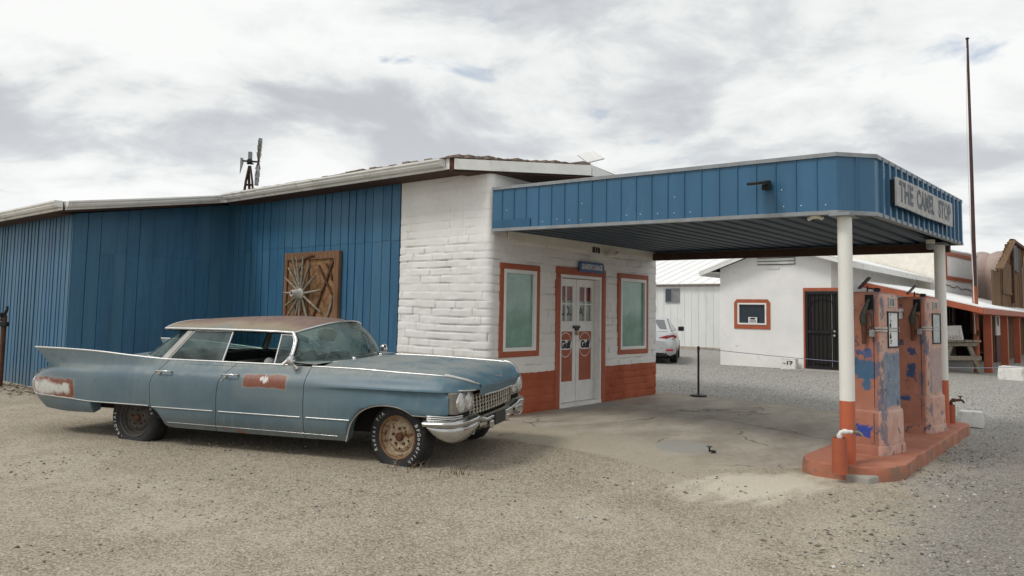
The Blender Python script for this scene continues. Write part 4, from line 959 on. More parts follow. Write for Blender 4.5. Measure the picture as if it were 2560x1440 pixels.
    grit = g.step(g.noise(o, 70, 4, .75), .58, .70); c = g.mix(g.m('MULTIPLY', grit, .25), c, (.24, .23, .20, 1))
    nr = g.bump(g.noise(o, 2.4, 4, .55), .12, .03)
    g.out(g.pbsdf(c, g.m('ADD', .34, g.m('MULTIPLY', g.m('ADD', n2, topz), .16)), 0, nr, .45)); return m
def m_roof():
    m, g = newmat('rusty_primer_roof'); o = g.coord(); x, y, z = g.xyz(o)
    n = g.noise(o, 2.0, 7, .65); n2 = g.noise(o, 9, 7, .7)
    e = g.m('ADD', g.m('MULTIPLY', g.m('ABSOLUTE', y), 1.0), g.m('MULTIPLY', g.m('SUBTRACT', n, .5), .5))
    c = g.mix(g.step(n2, .3, .7), (.15, .092, .072, 1), (.22, .145, .115, 1))
    c = g.mix(g.m('MULTIPLY', g.step(e, .44, .62), .9), c, g.mix(n2, (.30, .215, .12, 1), (.26, .24, .185, 1)))
    c = g.mix(g.m('MULTIPLY', g.step(e, .60, .72), .85), c, (.20, .215, .195, 1))
    g.out(g.pbsdf(c, .55, 0, None, .35)); return m
def m_chrome(name, c=(.62, .62, .61, 1), r=.16, d=.35):
    m, g = newmat(name); o = g.coord(); n = g.noise(o, 6, 7, .7); n2 = g.noise(o, 40, 5, .7)
    col = g.mix(g.m('MULTIPLY', g.step(n, .45, .75), d), c, (.30, .28, .25, 1)); col = g.mix(g.m('MULTIPLY', g.step(n2, .62, .72), d), col, (.16, .10, .06, 1))
    g.out(g.pbsdf(col, g.m('ADD', r, g.m('MULTIPLY', g.step(n, .4, .8), .25)), .95, g.bump(n, .05, .01), .5)); return m
def m_glass(name, tint, dust, dustc, film=False, gls=.6):
    m, g = newmat(name); o = g.coord(); x, y, z = g.xyz(o)
    n = g.noise(o, 1.9, 6, .62, 1.1); n2 = g.noise(o, 18, 5, .65)
    tr = g.n('ShaderNodeBsdfTransparent'); g.put(tr.inputs[0], tint)
    df = g.pbsdf(dustc, .5, 0, None, .3)
    f = g.m('MULTIPLY', g.m('ADD', .35, g.step(n, .36, .66)), dust); f = g.m('MULTIPLY', f, g.m('ADD', .8, g.m('MULTIPLY', n2, .4)))
    if film:                                            # peeling sun film: soft-edged sheets and curls
        q = g.noise(g.mapping(o, scale=(1.0, .8, 1.3), rot=(0, 0, .5)), 2.4, 3, .5, 1.6)
        edge = g.m('SUBTRACT', 1.0, g.step(g.m('ABSOLUTE', g.m('SUBTRACT', q, .5)), .004, .022))
        f = g.m('ADD', g.m('MULTIPLY', g.step(q, .44, .58), .26), g.m('ADD', g.m('MULTIPLY', f, .8), g.m('MULTIPLY', edge, .30)))
    f = g.m('MINIMUM', f, .92)
    a = g.n('ShaderNodeMixShader'); g.put(a.inputs[0], f); g.put(a.inputs[1], tr.outputs[0]); g.put(a.inputs[2], df)
    gl = g.n('ShaderNodeBsdfGlossy'); gl.inputs['Roughness'].default_value = .06; gl.inputs[0].default_value = (.9, .95, .95, 1)
    b = g.n('ShaderNodeMixShader'); g.put(b.inputs[0], g.m('MULTIPLY', g.schlick(), .45 if film else max(gls, .5))); g.put(b.inputs[1], a.outputs[0]); g.put(b.inputs[2], gl.outputs[0])
    g.out(b.outputs[0]); return m
PAINT, CROOF = m_paint(), m_roof()
CHROME = m_chrome('dull_chrome'); BRIGHT = m_chrome('bright_trim', (.66, .66, .65, 1), .26, .30); BUMP = m_chrome('bumper_chrome', (.50, .50, .49, 1), .14, .45)
GL_SIDE = m_glass('green_side_glass', (.50, .64, .60, 1), .36, (.16, .215, .21, 1))
GL_WS = m_glass('filmed_windscreen', (.50, .66, .61, 1), .44, (.16, .225, .21, 1), True)
GL_RW = m_glass('dusty_rear_glass', (.40, .56, .53, 1), .42, (.105, .155, .15, 1), False, .25)
BLACKIN = basic('dark_interior', (.012, .012, .012, 1), .9, var=.3)
SEAT = basic('faded_dark_upholstery', (.035, .033, .032, 1), .85, var=.3, scale=8)
RUBBER = basic('old_tyre_rubber', (.018, .018, .019, 1), .75, var=.3, scale=12, dirt=(.085, .078, .068, 1), dirt_amt=.35)

XT = dict(
 y=[None,
  [(-4.84, .76), (-4.6, .90), (-4.2, .945), (-3.5, .95), (-2.5, .95), (-.5, .955), (.3, .95), (.62, .93)],
  [(-4.87, .82), (-4.65, .93), (-4.2, .975), (-3.5, .99), (-2, .988), (-.5, .99), (.3, .98), (.62, .955)],
  [(-4.89, .84), (-4.7, .945), (-4.3, .99), (-3.5, 1.005), (-2, 1.003), (-.5, 1.003), (.3, .99), (.62, .965)],
  [(-4.90, .85), (-4.7, .955), (-4.3, .998), (-3.5, 1.014), (-2, 1.012), (-.5, 1.010), (.3, .992), (.63, .965)],
  [(-4.87, .84), (-4.65, .945), (-4.2, .992), (-3.5, 1.010), (-2, 1.006), (-.9, 1.000), (-.3, .984), (.3, .966), (.64, .94)],
  [(-4.78, .86), (-4.5, .955), (-4.1, .985), (-3.4, .996), (-2, .995), (-1, 1.0), (-.6, 1.008), (0, 1.010), (.4, .992), (.62, .955), (.76, .86), (.86, .70)],
  [(-4.56, .925), (-4.1, .955), (-3.4, .968), (-2, .972), (-1, .978), (0, .982), (.4, .966), (.62, .93), (.76, .835), (.90, .655)],
  [(-4.62, .938), (-4.1, .935), (-3.5, .925), (-2.8, .918), (-2, .92), (-1, .93), (0, .942), (.4, .924), (.62, .882), (.76, .785), (.90, .615)],
  [(-4.76, .962), (-4.3, .948), (-3.8, .925), (-3.2, .890), (-2.8, .868), (-2, .858), (-1.2, .858), (-.6, .868), (0, .872), (.4, .852), (.6, .81), (.76, .72), (.91, .57)]],
 z=[None, None, None,
  [(-4.89, .475), (-4.2, .455), (-3.83, .437), (-3, .428), (-2, .43), (-.5, .437), (.62, .45)],
  [(-4.9, .585), (-4, .58), (.63, .585)],
  [(-4.87, .68), (-4, .69), (-1.1, .69), (-.6, .718), (-.2, .733), (.64, .738)],
  [(-4.78, .742), (-4.2, .752), (-3, .752), (-1, .750), (.4, .752), (.62, .752), (.86, .748)],
  [(-4.56, .795), (-4, .80), (-1, .802), (.4, .80), (.9, .762)],
  [(-4.62, .89), (-4.1, .872), (-3.5, .862), (-3, .857), (-1, .866), (0, .866), (.5, .852), (.76, .815), (.9, .782)],
  [(-4.76, 1.01), (-4.3, 1.004), (-3.88, .990), (-3.33, .953), (-2.83, .928), (-1.2, .926), (-.6, .924), (0, .907), (.5, .888), (.76, .845), (.91, .795)]])
ENDT = [-4.84, -4.84, -4.87, -4.89, -4.90, -4.87, -4.78, -4.56, -4.62, -4.76, -4.76]
ENDF = [.62, .62, .62, .62, .63, .64, .86, .90, .90, .91, .91]
def zbot(x):
    x = np.asarray(x, float); z = pchip(x, [(-4.9, .37), (-4.75, .325), (-4.5, .305), (-4.2, .295), (-3.84, .30), (-3.835, .30), (-2.86, .225), (-2.7, .212), (-2, .213), (-.51, .225), (.36, .52), (.64, .535)])
    z = np.where((x > -3.83) & (x < -2.97), .425, z)
    z = np.where((x >= -2.97) & (x < -2.85), .425 + (x + 2.97) / .12 * (.225 - .425), z)
    t = np.clip((x + .09) / .425, -1, 1); arch = .215 + (.598 - .215) * np.sqrt(np.clip(1 - np.abs(t) ** 2.3, 0, 1)) ** .9
    z = np.where((x > -.515) & (x < .335), np.where(x > .0, np.maximum(arch, .52), arch), z)
    return z
def gap_shift(name, z):
    z = np.asarray(z, float)
    if name == 'rq': return np.interp(z, [.2, .43, .66, .74, .80, .86, .93], [.10, 0, -.012, .0, .035, .075, .125])
    if name == 'rf': return np.interp(z, [.2, .33, .43, .66, .74, .80, .86, .93], [-.03, -.015, 0, .01, .02, .05, .10, .15])
    return np.zeros_like(z)
GAPS = [(-2.965, 'rq'), (-2.085, 'rf'), (-1.005, 'ff')]
base = np.unique(np.round(np.concatenate([np.linspace(-4.53, -3.85, 22), [-3.842, -3.836, -3.829, -3.82], np.linspace(-3.8, -2.99, 22), [-2.965], np.linspace(-2.94, -2.86, 5), np.linspace(-2.82, -2.12, 18), [-2.085], np.linspace(-2.05, -1.04, 24), [-1.005], np.linspace(-.97, -.53, 12), np.linspace(-.515, -.38, 14), np.linspace(-.36, .2, 24), np.linspace(.22, .37, 12), np.linspace(.39, .62, 12)]), 4))
NR = 11
def tail_s(b): t = np.clip((-3.9 - b) / .63, 0, 1); return t * t * (3 - 2 * t)
def front_s(b): t = np.clip((b - .1) / .52, 0, 1); return t * t * (3 - 2 * t)
def body_rows(bx):
    """control rows for base stations bx -> arrays X,Y,Z [station][row]"""
    X = np.zeros((len(bx), NR)); Y = X.copy(); Z = X.copy()
    for j in range(NR):
        x = bx + (ENDT[j] + 4.53) * tail_s(bx) + (ENDF[j] - .62) * front_s(bx)
        jj = min(max(j, 1), 9)
        X[:, j] = x; Y[:, j] = pchip(x, XT['y'][jj])
        if jj >= 3: Z[:, j] = pchip(x, XT['z'][jj])
    zb = zbot(X[:, 1]); Z[:, 1] = zb; Z[:, 0] = zb + .03; Y[:, 0] = Y[:, 1] - .09
    Z[:, 2] = zb + np.maximum(Z[:, 3] - zb, .02) * .5
    for j in (3, 4, 5): Z[:, j] = np.maximum(Z[:, j], zb + (.012, .024, .034)[j - 3] + .0)
    Y[:, 10] = Y[:, 9] - .016; Z[:, 10] = Z[:, 9] - .001
    return X, Y, Z
def refine(X, Y, Z):
    """Catmull-Rom across the rows; crease rows kept sharp by doubling"""
    sub = {0: 1, 1: 3, 2: 3, 3: 3, 4: 3, 5: 4, 6: 4, 7: 4, 8: 4, 9: 1}
    def cr(A):
        out = []
        for j in range(NR - 1):
            p0 = A[:, max(j - 1, 0)]; p1 = A[:, j]; p2 = A[:, j + 1]; p3 = A[:, min(j + 2, NR - 1)]
            if j in (0, 9): p0, p3 = p1, p2
            if j == 1: p0 = p1
            if j == 8: p3 = p2
            for s_ in range(sub[j]):
                t = s_ / sub[j]
                out.append(.5 * (2 * p1 + (p2 - p0) * t + (2 * p0 - 5 * p1 + 4 * p2 - p3) * t * t + (3 * p1 - p0 - 3 * p2 + p3) * t ** 3) if sub[j] > 1 else p1)
        out.append(A[:, -1]); return np.stack(out, 1)
    return cr(X), cr(Y), cr(Z)
X, Y, Z = refine(*body_rows(base))
# fender crease below the eyebrow (front only): pull in the row just under it
def side_piece(name, b0, b1, g0, g1, side, parent):
    i0 = int(np.argmin(abs(base - b0))); i1 = int(np.argmin(abs(base - b1)))
    x = X[i0:i1 + 1].copy(); y = Y[i0:i1 + 1].copy(); z = Z[i0:i1 + 1].copy(); t = np.linspace(0, 1, i1 - i0 + 1)[:, None]
    if g0: x += (1 - t) ** 2 * (gap_shift(g0, z) + .004)
    if g1: x += t ** 2 * (gap_shift(g1, z) - .004)
    mb = MB(); P = np.stack([x, side * y, z], -1); mb.grid(P, flip=(side < 0))
    # returned edges at the gaps give the panel thickness
    for k, gname in ((0, g0), (-1, g1)):
        if gname:
            e = P[k]; e2 = e * np.array([1, .965, 1]); mb.grid(np.stack([e, e2]))
    e = P[:, 1]; e2 = e * np.array([1, .96, 1]) + np.array([0, 0, .0])
    o = mb.build(name, PAINT, parent, smooth=38); return o
doors = {}
for side in (-1, 1):
    side_piece('rear_quarter', -4.53, -2.965, None, 'rq', side, car)
    doors[('r', side)] = side_piece('rear_door', -2.965, -2.085, 'rq', 'rf', side, car)
    doors[('f', side)] = side_piece('front_door', -2.085, -1.005, 'rf', 'ff', side, car)
    side_piece('front_fender', -1.005, .62, 'ff', None, side, car)
# inner edges of arches and fin backs
for side in (-1, 1):
    mb = MB(); i1 = int(np.argmin(abs(base + 2.965))); T = np.stack([X[:i1 + 1, -1], side * Y[:i1 + 1, -1], Z[:i1 + 1, -1]], -1)
    xs_ = X[:i1 + 1, -1]; zi = np.minimum(T[:, 2] - .004, pchip(xs_, [(-4.76, .84), (-4.2, .85), (-3.6, .895), (-3.2, .922), (-2.9, .924)])); yi = np.abs(T[:, 1]) - pchip(xs_, [(-4.76, .02), (-4.5, .05), (-4, .07), (-3.4, .06), (-2.9, .03)])
    xi = np.maximum(xs_, -4.60 + 0 * xs_); low = np.stack([xi, side * yi, zi], -1)
    mb.grid(np.stack([T, low * .5 + T * .5 + np.array([0, -side * .012, 0]), low], 1), flip=(side < 0)); mb.build('fin_inner', PAINT, car, smooth=40)
    # rear edge of the fin, down to the tail pod
    e = [Vector((X[0, j], side * Y[0, j], Z[0, j])) for j in range(X.shape[1] - 1, -1, -1) if Z[0, j] > .77]
    mb = MB(); P = [[tuple(p), tuple(p + Vector((.03, -side * (.014 + .05 * k / len(e)), 0)))] for k, p in enumerate(e)]; mb.grid(P); mb.build('fin_edge', CHROME, car)
    # tail pod end
    lo = [k for k in range(1, X.shape[1]) if Z[0, k] <= .80]
    R0 = [(X[0, k], side * Y[0, k], Z[0, k]) for k in lo]; cy = side * .74; cz_ = .56
    P = []
    for f, dx_ in ((0, 0), (.10, -.045), (.3, -.075), (.6, -.09), (.999, -.09)): P.append([(px + (min(-4.86, px) - px) * min(1, f * 2) + dx_ * (.5 if f < .2 else 1), py + (cy - py) * f, pz + (cz_ - pz) * f) for px, py, pz in R0])
    mb = MB(); mb.grid(P); mb.build('tail_end', BRIGHT, car, smooth=50)
# deck, rear panel
mb = MB(); dxs = np.linspace(-4.62, -3.30, 18); P = []
for x in dxs:
    ye = float(pchip([x], [(-4.76, .89), (-4.2, .87), (-3.4, .84), (-3, .84)])[0]); ze = float(pchip([x], [(-4.76, .83), (-4.2, .846), (-3.6, .89), (-3.2, .918)])[0]); zc = float(pchip([x], [(-4.7, .79), (-4.2, .875), (-3.7, .945), (-3.3, .965)])[0])
    P.append([(x - .10 * (1 - v * v) * (1 if x < -4.5 else 0), v * ye, ze + (zc - ze) * (1 - abs(v) ** 2.2)) for v in np.linspace(-1, 1, 21)])
mb.grid(P); mb.build('trunk_lid', PAINT, car, smooth=40)
mb = MB(); P = [[(-4.72 + .02 * (1 - v * v), v * .80, z) for z in (.36, .5, .65, .80)] for v in np.linspace(-1, 1, 13)]; mb.grid(P); mb.build('rear_panel', CHROME, car, smooth=40)
# hood
mb = MB(); hx = np.concatenate([np.linspace(-.98, .5, 24), np.linspace(.56, .92, 12)]); P = []
for x in hx:
    ye = float(pchip([x], XT['y'][9])[0]) - .006; ze = float(pchip([x], XT['z'][9])[0]) + .002
    zc = float(pchip([x], [(-1, .958), (-.5, .962), (0, .952), (.4, .915), (.7, .850), (.92, .778)])[0])
    row = []
    for v in np.linspace(-1, 1, 33):
        k = 1 - abs(v) ** 1.8; rid = .010 * math.exp(-((abs(v) - .46) / .10) ** 2) * (1 if x < .5 else max(0, 1 - (x - .5) / .4)) - .012 * math.exp(-((abs(v) - .80) / .12) ** 2)
        fwd = .012 * (1 - v * v) * max(0, (x - .3) / .62)
        row.append((x + fwd, v * ye, ze + (zc - ze) * k + rid))
    P.append(row)
last = np.array(P[-1]); P.append((last + np.array([.006, 0, -.012])).tolist()); P.append((last + np.array([-.012, 0, -.06])).tolist()); P.append((last * np.array([1, .97, 1]) + np.array([-.035, 0, -.105])).tolist())
mb.grid(P); hood = mb.build('hood', PAINT, car, smooth=50)
mb = MB(); xx = [p for p in np.array(P[-2])]; mb.tube([tuple(p + np.array([-.018, 0, -.045])) for p in np.array(P[-2])[4:-4]], .010, 8); mb.build('hood_lip_trim', BRIGHT, hood, smooth=60)
for s in (-1, 1):
    mb = MB(); mb.tube([(.862, s * .10, .848), (.925, 0.0, .822)], [.004, .008], 6); mb.build('hood_emblem', BRIGHT, hood, smooth=60)
mb = MB(); P = [[(x, y, .965 - .02 * abs(y) - (x + 1.0) * .05) for x in (-1.30 + .28 * (1 - (y / .85) ** 2), -.975)] for y in np.linspace(-.85, .85, 17)]; mb.grid(P, flip=True); mb.build('cowl', PAINT, car, smooth=40)

# bright mouldings
def strip(name, pts, r, mat, parent, flat=1.0, n=8):
    mb = MB(); mb.tube(pts, r, n, flat=flat); return mb.build(name, mat, parent, smooth=60)
for s in (-1, 1):
    k = [i for i in range(len(base)) if base[i] <= -1.30]
    strip('belt_moulding', [(X[i, -2] , s * (Y[i, -2] - .004), Z[i, -2] + .004) for i in k], .0115, BRIGHT, car)
    k = [i for i in range(len(base)) if -1.02 <= base[i] <= .36]
    strip('fender_moulding', [(X[i, -2], s * (Y[i, -2] - .002), Z[i, -2] + .003) for i in k], .008, BRIGHT, car)
    k = [i for i in range(len(base)) if base[i] > .34]
    pts = [(X[i, -2], s * (Y[i, -2] - .004), Z[i, -2] + .006) for i in k]
    strip('fender_ornament', pts, [.020] * 3 + [.017] * (len(pts) - 6) + [.012, .009, .006], BRIGHT, car)
    jt = 1 + 3 + 3
    for b0, b1 in ((-4.53, -2.97), (-2.96, -2.09), (-2.08, -1.01), (-1.0, -.47)):
        k = [i for i in range(len(base)) if b0 <= base[i] <= b1]
        strip('side_moulding', [(X[i, jt], s * (Y[i, jt] + .003), Z[i, jt]) for i in k], .0062, BRIGHT, car)
    arch = [(x, s * (float(pchip([x], XT['y'][1])[0]) + .012), float(zbot([x])[0])) for x in np.concatenate([np.linspace(-.525, -.35, 16), np.linspace(-.33, .34, 20)])]
    strip('arch_lip', arch, .010, CHROME if s > 0 else BRIGHT, car)
    kk = [i for i in range(len(base)) if base[i] > .33]
    pts = [(X[i, 20], s * (Y[i, 20] + .004), Z[i, 20] - .004) for i in kk]
    strip('eyebrow_moulding', pts[8:], .008, BRIGHT, car)
    strip('rocker_moulding', [(x, s * .972, .268) for x in np.linspace(-2.75, -.62, 10)], .0035, CHROME, car)
# headlamp housings, lamps, side louvres
for s in (-1, 1):
    hs = bpy.data.objects.new('headlamp_housing', None); COL.objects.link(hs); hs.parent = car; hs.location = (.03, 0, 0)
    mb = MB(); Pl = [(.545, s * .958), (.64, s * .953), (.70, s * .93), (.715, s * .86), (.72, s * .56), (.60, s * .53), (.58, s * .90)]
    if s < 0: Pl = Pl[::-1]
    mb.prism(Pl, .545, .752); mb.build('shell', basic('worn_housing_grey', (.20, .185, .165, 1), .5, .3, var=.2), hs, bevel=.012)
    for yy in (.84, .655):
        M = Matrix.Translation((.70, s * yy, .652)) @ Matrix.Rotation(R_(90), 4, 'Y')
        hl = bpy.data.objects.new('headlight', None); COL.objects.link(hl); hl.parent = hs; 
        mb = MB(); mb.lathe([(.096, -.02), (.097, .012), (.090, .026), (.081, .028), (.079, .012)], 36, M, cap=False); mb.build('bezel', CHROME, hl, smooth=40)
        mb = MB(); mb.lathe([(.081, .016), (.066, .028), (.04, .038), (.002, .042)], 28, M, cap=False); mb.build('lens', basic('headlight_lens', (.60, .61, .59, 1), .12, .3, var=.4, scale=22), hl, smooth=60)
    for z in (.490, .508, .526): strip('side_louvre', [(.36, s * .988, z), (.60, s * .972, z), (.70, s * .93, z), (.78, s * .82, z)], .0068, BRIGHT, car)
    mb = MB(); mb.prism([(.30, s * .965), (.60, s * .95), (.72, s * .86), (.72, s * .6), (.30, s * .6)][::(1 if s > 0 else -1)], .45, .535); mb.build('louvre_backing', BLACKIN, car)
# grille
gr = bpy.data.objects.new('grille', None); COL.objects.link(gr); gr.parent = car
mb = MB(); mb.box((.60, -.58, .46), (.68, .58, .70)); mb.build('backing', BLACKIN, gr)
mb = MB()
for k in range(6):
    z = .498 + k * .036; mb.tube([(.715 + .055 * (1 - (y / .6) ** 2) - .10 * (z - .5), y, z) for y in np.linspace(-.59, .59, 15)], .0060, 6)
for k in range(17):
    y = -.576 + k * .072; q = .055 * (1 - (y / .6) ** 2); mb.tube([(.735 + q, y, .49), (.735 + q - .02, y, .685)], .0085, 6)
    for r in range(5): mb.lathe([(.008, 0), (.009, .012), (.004, .022)], 6, Matrix.Translation((.715 + q - .10 * r * .036, y + (.012 if r % 2 else -.012), .513 + r * .036)) @ Matrix.Rotation(R_(90), 4, 'Y'))
mb.build('egg_crate', basic('tarnished_grille', (.50, .46, .38, 1), .35, .55, var=.3, scale=30), gr, smooth=40)
for s in (-1, 1):                                    # closed nose of each fender
    e = [Vector((X[-1, j], s * Y[-1, j], Z[-1, j])) for j in range(X.shape[1]) if Z[-1, j] > .74]
    mb = MB(); mb.grid([[tuple(p), (min(.915, p.x + .03), p.y * .86, p.z - .004), (.905, s * .50, p.z - .012), (.88, s * .44, p.z - .03)] for p in e]); mb.build('fender_nose', PAINT, car, smooth=50)
# front bumper: wrapped ends with pods, lower centre bar
bp = bpy.data.objects.new('front_bumper', None); COL.objects.link(bp); bp.parent = car
def path(s_):   # s_ in -1..1 -> plan position
    t = abs(s_); pts = [(0, .90, 0), (.22, .90, .28), (.38, .885, .45), (.50, .905, .60), (.60, .895, .75), (.68, .85, .885), (.76, .74, .98), (.87, .53, 1.018), (1.0, .33, 1.02)]
    return float(pchip([t], [(p[0], p[1]) for p in pts])[0]), math.copysign(float(pchip([t], [(p[0], p[2]) for p in pts])[0]), s_)
U = np.linspace(-1, 1, 121); P = []; Q = []
for u in U:
    x, y = path(u); x2, y2 = path(min(u + .01, 1)); x1, y1 = path(max(u - .01, -1)); tx, ty = x2 - x1, y2 - y1; L = math.hypot(tx, ty); nx, ny = ty / L, -tx / L
    t = abs(u); zt = float(pchip([t], [(0, .455), (.28, .455), (.40, .475), (.50, .502), (.8, .492), (1, .48)])[0]); hh = float(pchip([t], [(0, .05), (.3, .05), (.5, .058), (1, .05)])[0])
    deep = float(pchip([t], [(0, .10), (.28, .10), (.5, .12), (.75, .08), (1, .05)])[0])
    P.append([(x + nx * o, y + ny * o, zt + h * hh) for (o, h) in ((-.16, .25), (-deep, .22), (-.03, .05), (-.008, -.10), (.010, -.35), (.012, -.65), (.0, -.95), (-.02, -1.15), (-.05, -1.2))])
mb = MB(); mb.grid(P, flip=True); mb.build('upper_bar', BUMP, bp, smooth=60)
for s in (-1, 1):
    P = []
    for t in np.linspace(.44, .975, 44):
        u = s * t; x, y = path(u); x2, y2 = path(u + .01); x1, y1 = path(u - .01); tx, ty = x2 - x1, y2 - y1; L = math.hypot(tx, ty); nx, ny = ty / L, -tx / L
        zt = float(pchip([t], [(.36, .42), (.5, .445), (1, .435)])[0]); zl = float(pchip([t], [(.44, .375), (.50, .345), (.58, .31), (.68, .285), (.80, .278), (.89, .292), (.94, .335), (.975, .40)])[0]); h = zt - zl
        P.append([(x + nx * o, y + ny * o, zt - h * k) for (o, k) in ((-.05, 0), (-.022, .05), (-.012, .25), (-.014, .5), (-.03, .75), (-.06, .93), (-.11, 1.0), (-.17, .97))])
    mb = MB(); mb.grid(P, flip=(s > 0)); mb.add(P[0], [tuple(range(8))]); mb.build('end_pod', BUMP, bp, smooth=60)
    x, y = path(s * .555); M = Matrix.Translation((x - .040, y, .388)) @ Matrix.Rotation(R_(90), 4, 'Y')
    mb = MB(); mb.lathe([(.050, .0), (.054, .012), (.050, .016), (.044, .012)], 24, M @ Matrix.Diagonal((1.15, .8, 1, 1)), cap=False); mb.build('parking_lamp_ring', BUMP, bp, smooth=50)
    mb = MB(); mb.lathe([(.046, .013), (.001, .0145)], 20, M @ Matrix.Diagonal((1.15, .8, 1, 1))); mb.build('parking_lamp_recess', BLACKIN, bp)
mb = MB(); P = []
for u in np.linspace(-.42, .42, 30):
    x, y = path(u); P.append([(x - .03, y, .405), (x - .03, y, .37), (x - .05, y, .335 if abs(u) < .3 else .36), (x - .12, y, .33)])
mb.grid(P); mb.build('lower_bar', BUMP, bp, smooth=50)
mb = MB(); mb.box((.90, -.155, .335), (.925, .155, .462)); mb.build('licence_plate_recess', MAT['black'], bp, bevel=.006)
for s in (-1, 1): mb = MB(); mb.box((.88, s * .23 - .045, .32), (.925, s * .23 + .045, .40)); mb.build('bumper_bracket', BUMP, bp, bevel=.012)
# rear bumper
mb = MB(); P = []
for v in np.linspace(-1, 1, 31):
    x = -4.86 + .10 * abs(v) ** 4; P.append([(x + .06, v * .80, .50), (x, v * .80, .49), (x - .04, v * .80, .45), (x - .03, v * .80, .38), (x + .04, v * .80, .34)])
mb.grid(P); mb.build('rear_bumper', BUMP, car, smooth=50)

# ---------------- glasshouse
def hdr(v): return (-1.165 - .205 * abs(v) ** 2.2, .655 * v, 1.352 - .095 * abs(v) ** 2.6)
def rail_z(x): return float(pchip([x], [(-3.15, 1.262), (-2.4, 1.268), (-1.5, 1.262), (-1.36, 1.25)])[0])
mb = MB(); P = []; V = np.linspace(-1, 1, 29); Tt = np.linspace(0, 1, 26)
for t in Tt:
    row = []
    for v in V:
        x0, y0, z0 = hdr(v); x1 = -3.14 + .07 * abs(v) ** 3; x = x0 + (x1 - x0) * t
        ye = .655 + (.725 - .655) * min(1, t * 6) - .02 * max(0, (t - .8) / .2); zr = z0 + (rail_z(x) - (1.352 - .095)) * 0
        ze = rail_z(x) if abs(v) == 1 else None
        crown = .132 * (1 - .42 * max(0, (t - .35) / .65) ** 1.6 - .12 * (1 - min(1, t * 3)) )
        z = rail_z(x) + .004 + crown * (1 - abs(v) ** 2.7) ** .85
        if t < .12: z = z0 + (z - z0) * (t / .12)
        row.append((x, v * ye, z))
    P.append(row)
mb.grid(P); roofo = mb.build('roof', CROOF, car, smooth=50)
mb = MB(); mb.grid([[(x, y * .985, z - .028) for x, y, z in r] for r in P], flip=True); mb.build('headliner', BLACKIN, car, smooth=50)
for s in (-1, 1):
    e = [r[-1 if s > 0 else 0] for r in P]
    strip('drip_rail', [(x, y, z - .004) for x, y, z in e], .0135, BRIGHT, car)
strip('roof_rear_edge', [(x, y, z - .008) for x, y, z in P[-1]], .012, BRIGHT, car)
# windscreen
def edgeE(t, s): return (float(pchip([t], [(0, -1.37), (.3, -1.285), (.65, -1.275), (1, -1.35)])[0]), s * float(pchip([t], [(0, .655), (.4, .745), (.7, .80), (1, .850)])[0]), float(np.interp(t, [0, .33, .66, 1], [1.250, 1.145, 1.035, .930])))
def cenC(t): return (-1.165 + .305 * t + .03 * math.sin(math.pi * t), 0, 1.352 - .395 * t)
def ws_pt(t, v):
    E = edgeE(t, 1); C = cenC(t); k = abs(v)
    return (C[0] + (E[0] - C[0]) * k ** 2.4, E[1] * math.copysign(k ** .92, v), C[2] + (E[2] - C[2]) * k ** 2.2)
mb = MB(); P = [[ws_pt(t, v) for v in np.linspace(-1, 1, 41)] for t in np.linspace(0, 1, 15)]; mb.grid(P); ws = mb.build('windscreen', GL_WS, car, smooth=60)
strip('header_trim', [(x + .004, y, z + .004) for x, y, z in P[0]], .010, BRIGHT, ws)
strip('sill_trim', [(x + .012, y * 1.005, z - .004) for x, y, z in P[-1]], .011, BRIGHT, ws)
for s in (-1, 1):
    strip('pillar', [tuple(Vector(edgeE(t, s)) + Vector((-.012, s * .006, 0))) for t in np.linspace(0, 1, 12)], .021, BRIGHT, ws)
    strip('pillar_gasket', [tuple(Vector(edgeE(t, s)) + Vector((.012, s * .010, 0))) for t in np.linspace(0.02, 1, 12)], .007, BLACKIN, ws)
for s, y0, y1 in ((-1, -.28, .22), (1, .30, .78)):
    mb = MB(); p0 = Vector((-.86 - .07 * (y0 / .8) ** 2, y0, .968)); mb.lathe([(.028, 0), (.024, .02), (.012, .03)], 10, Matrix.Translation(p0 - Vector((0, 0, .01)))); 
    pts = [tuple(p0 + Vector((0, 0, .02)))] + [(ws_pt(.93, v)[0] + .014, v * .85, ws_pt(.93, v)[2] + .012) for v in np.linspace(y0 / .85 + .08, y1 / .85, 6)]
    mb.tube(pts, .0055, 6); mb.build('wiper', CHROME, car, smooth=50)
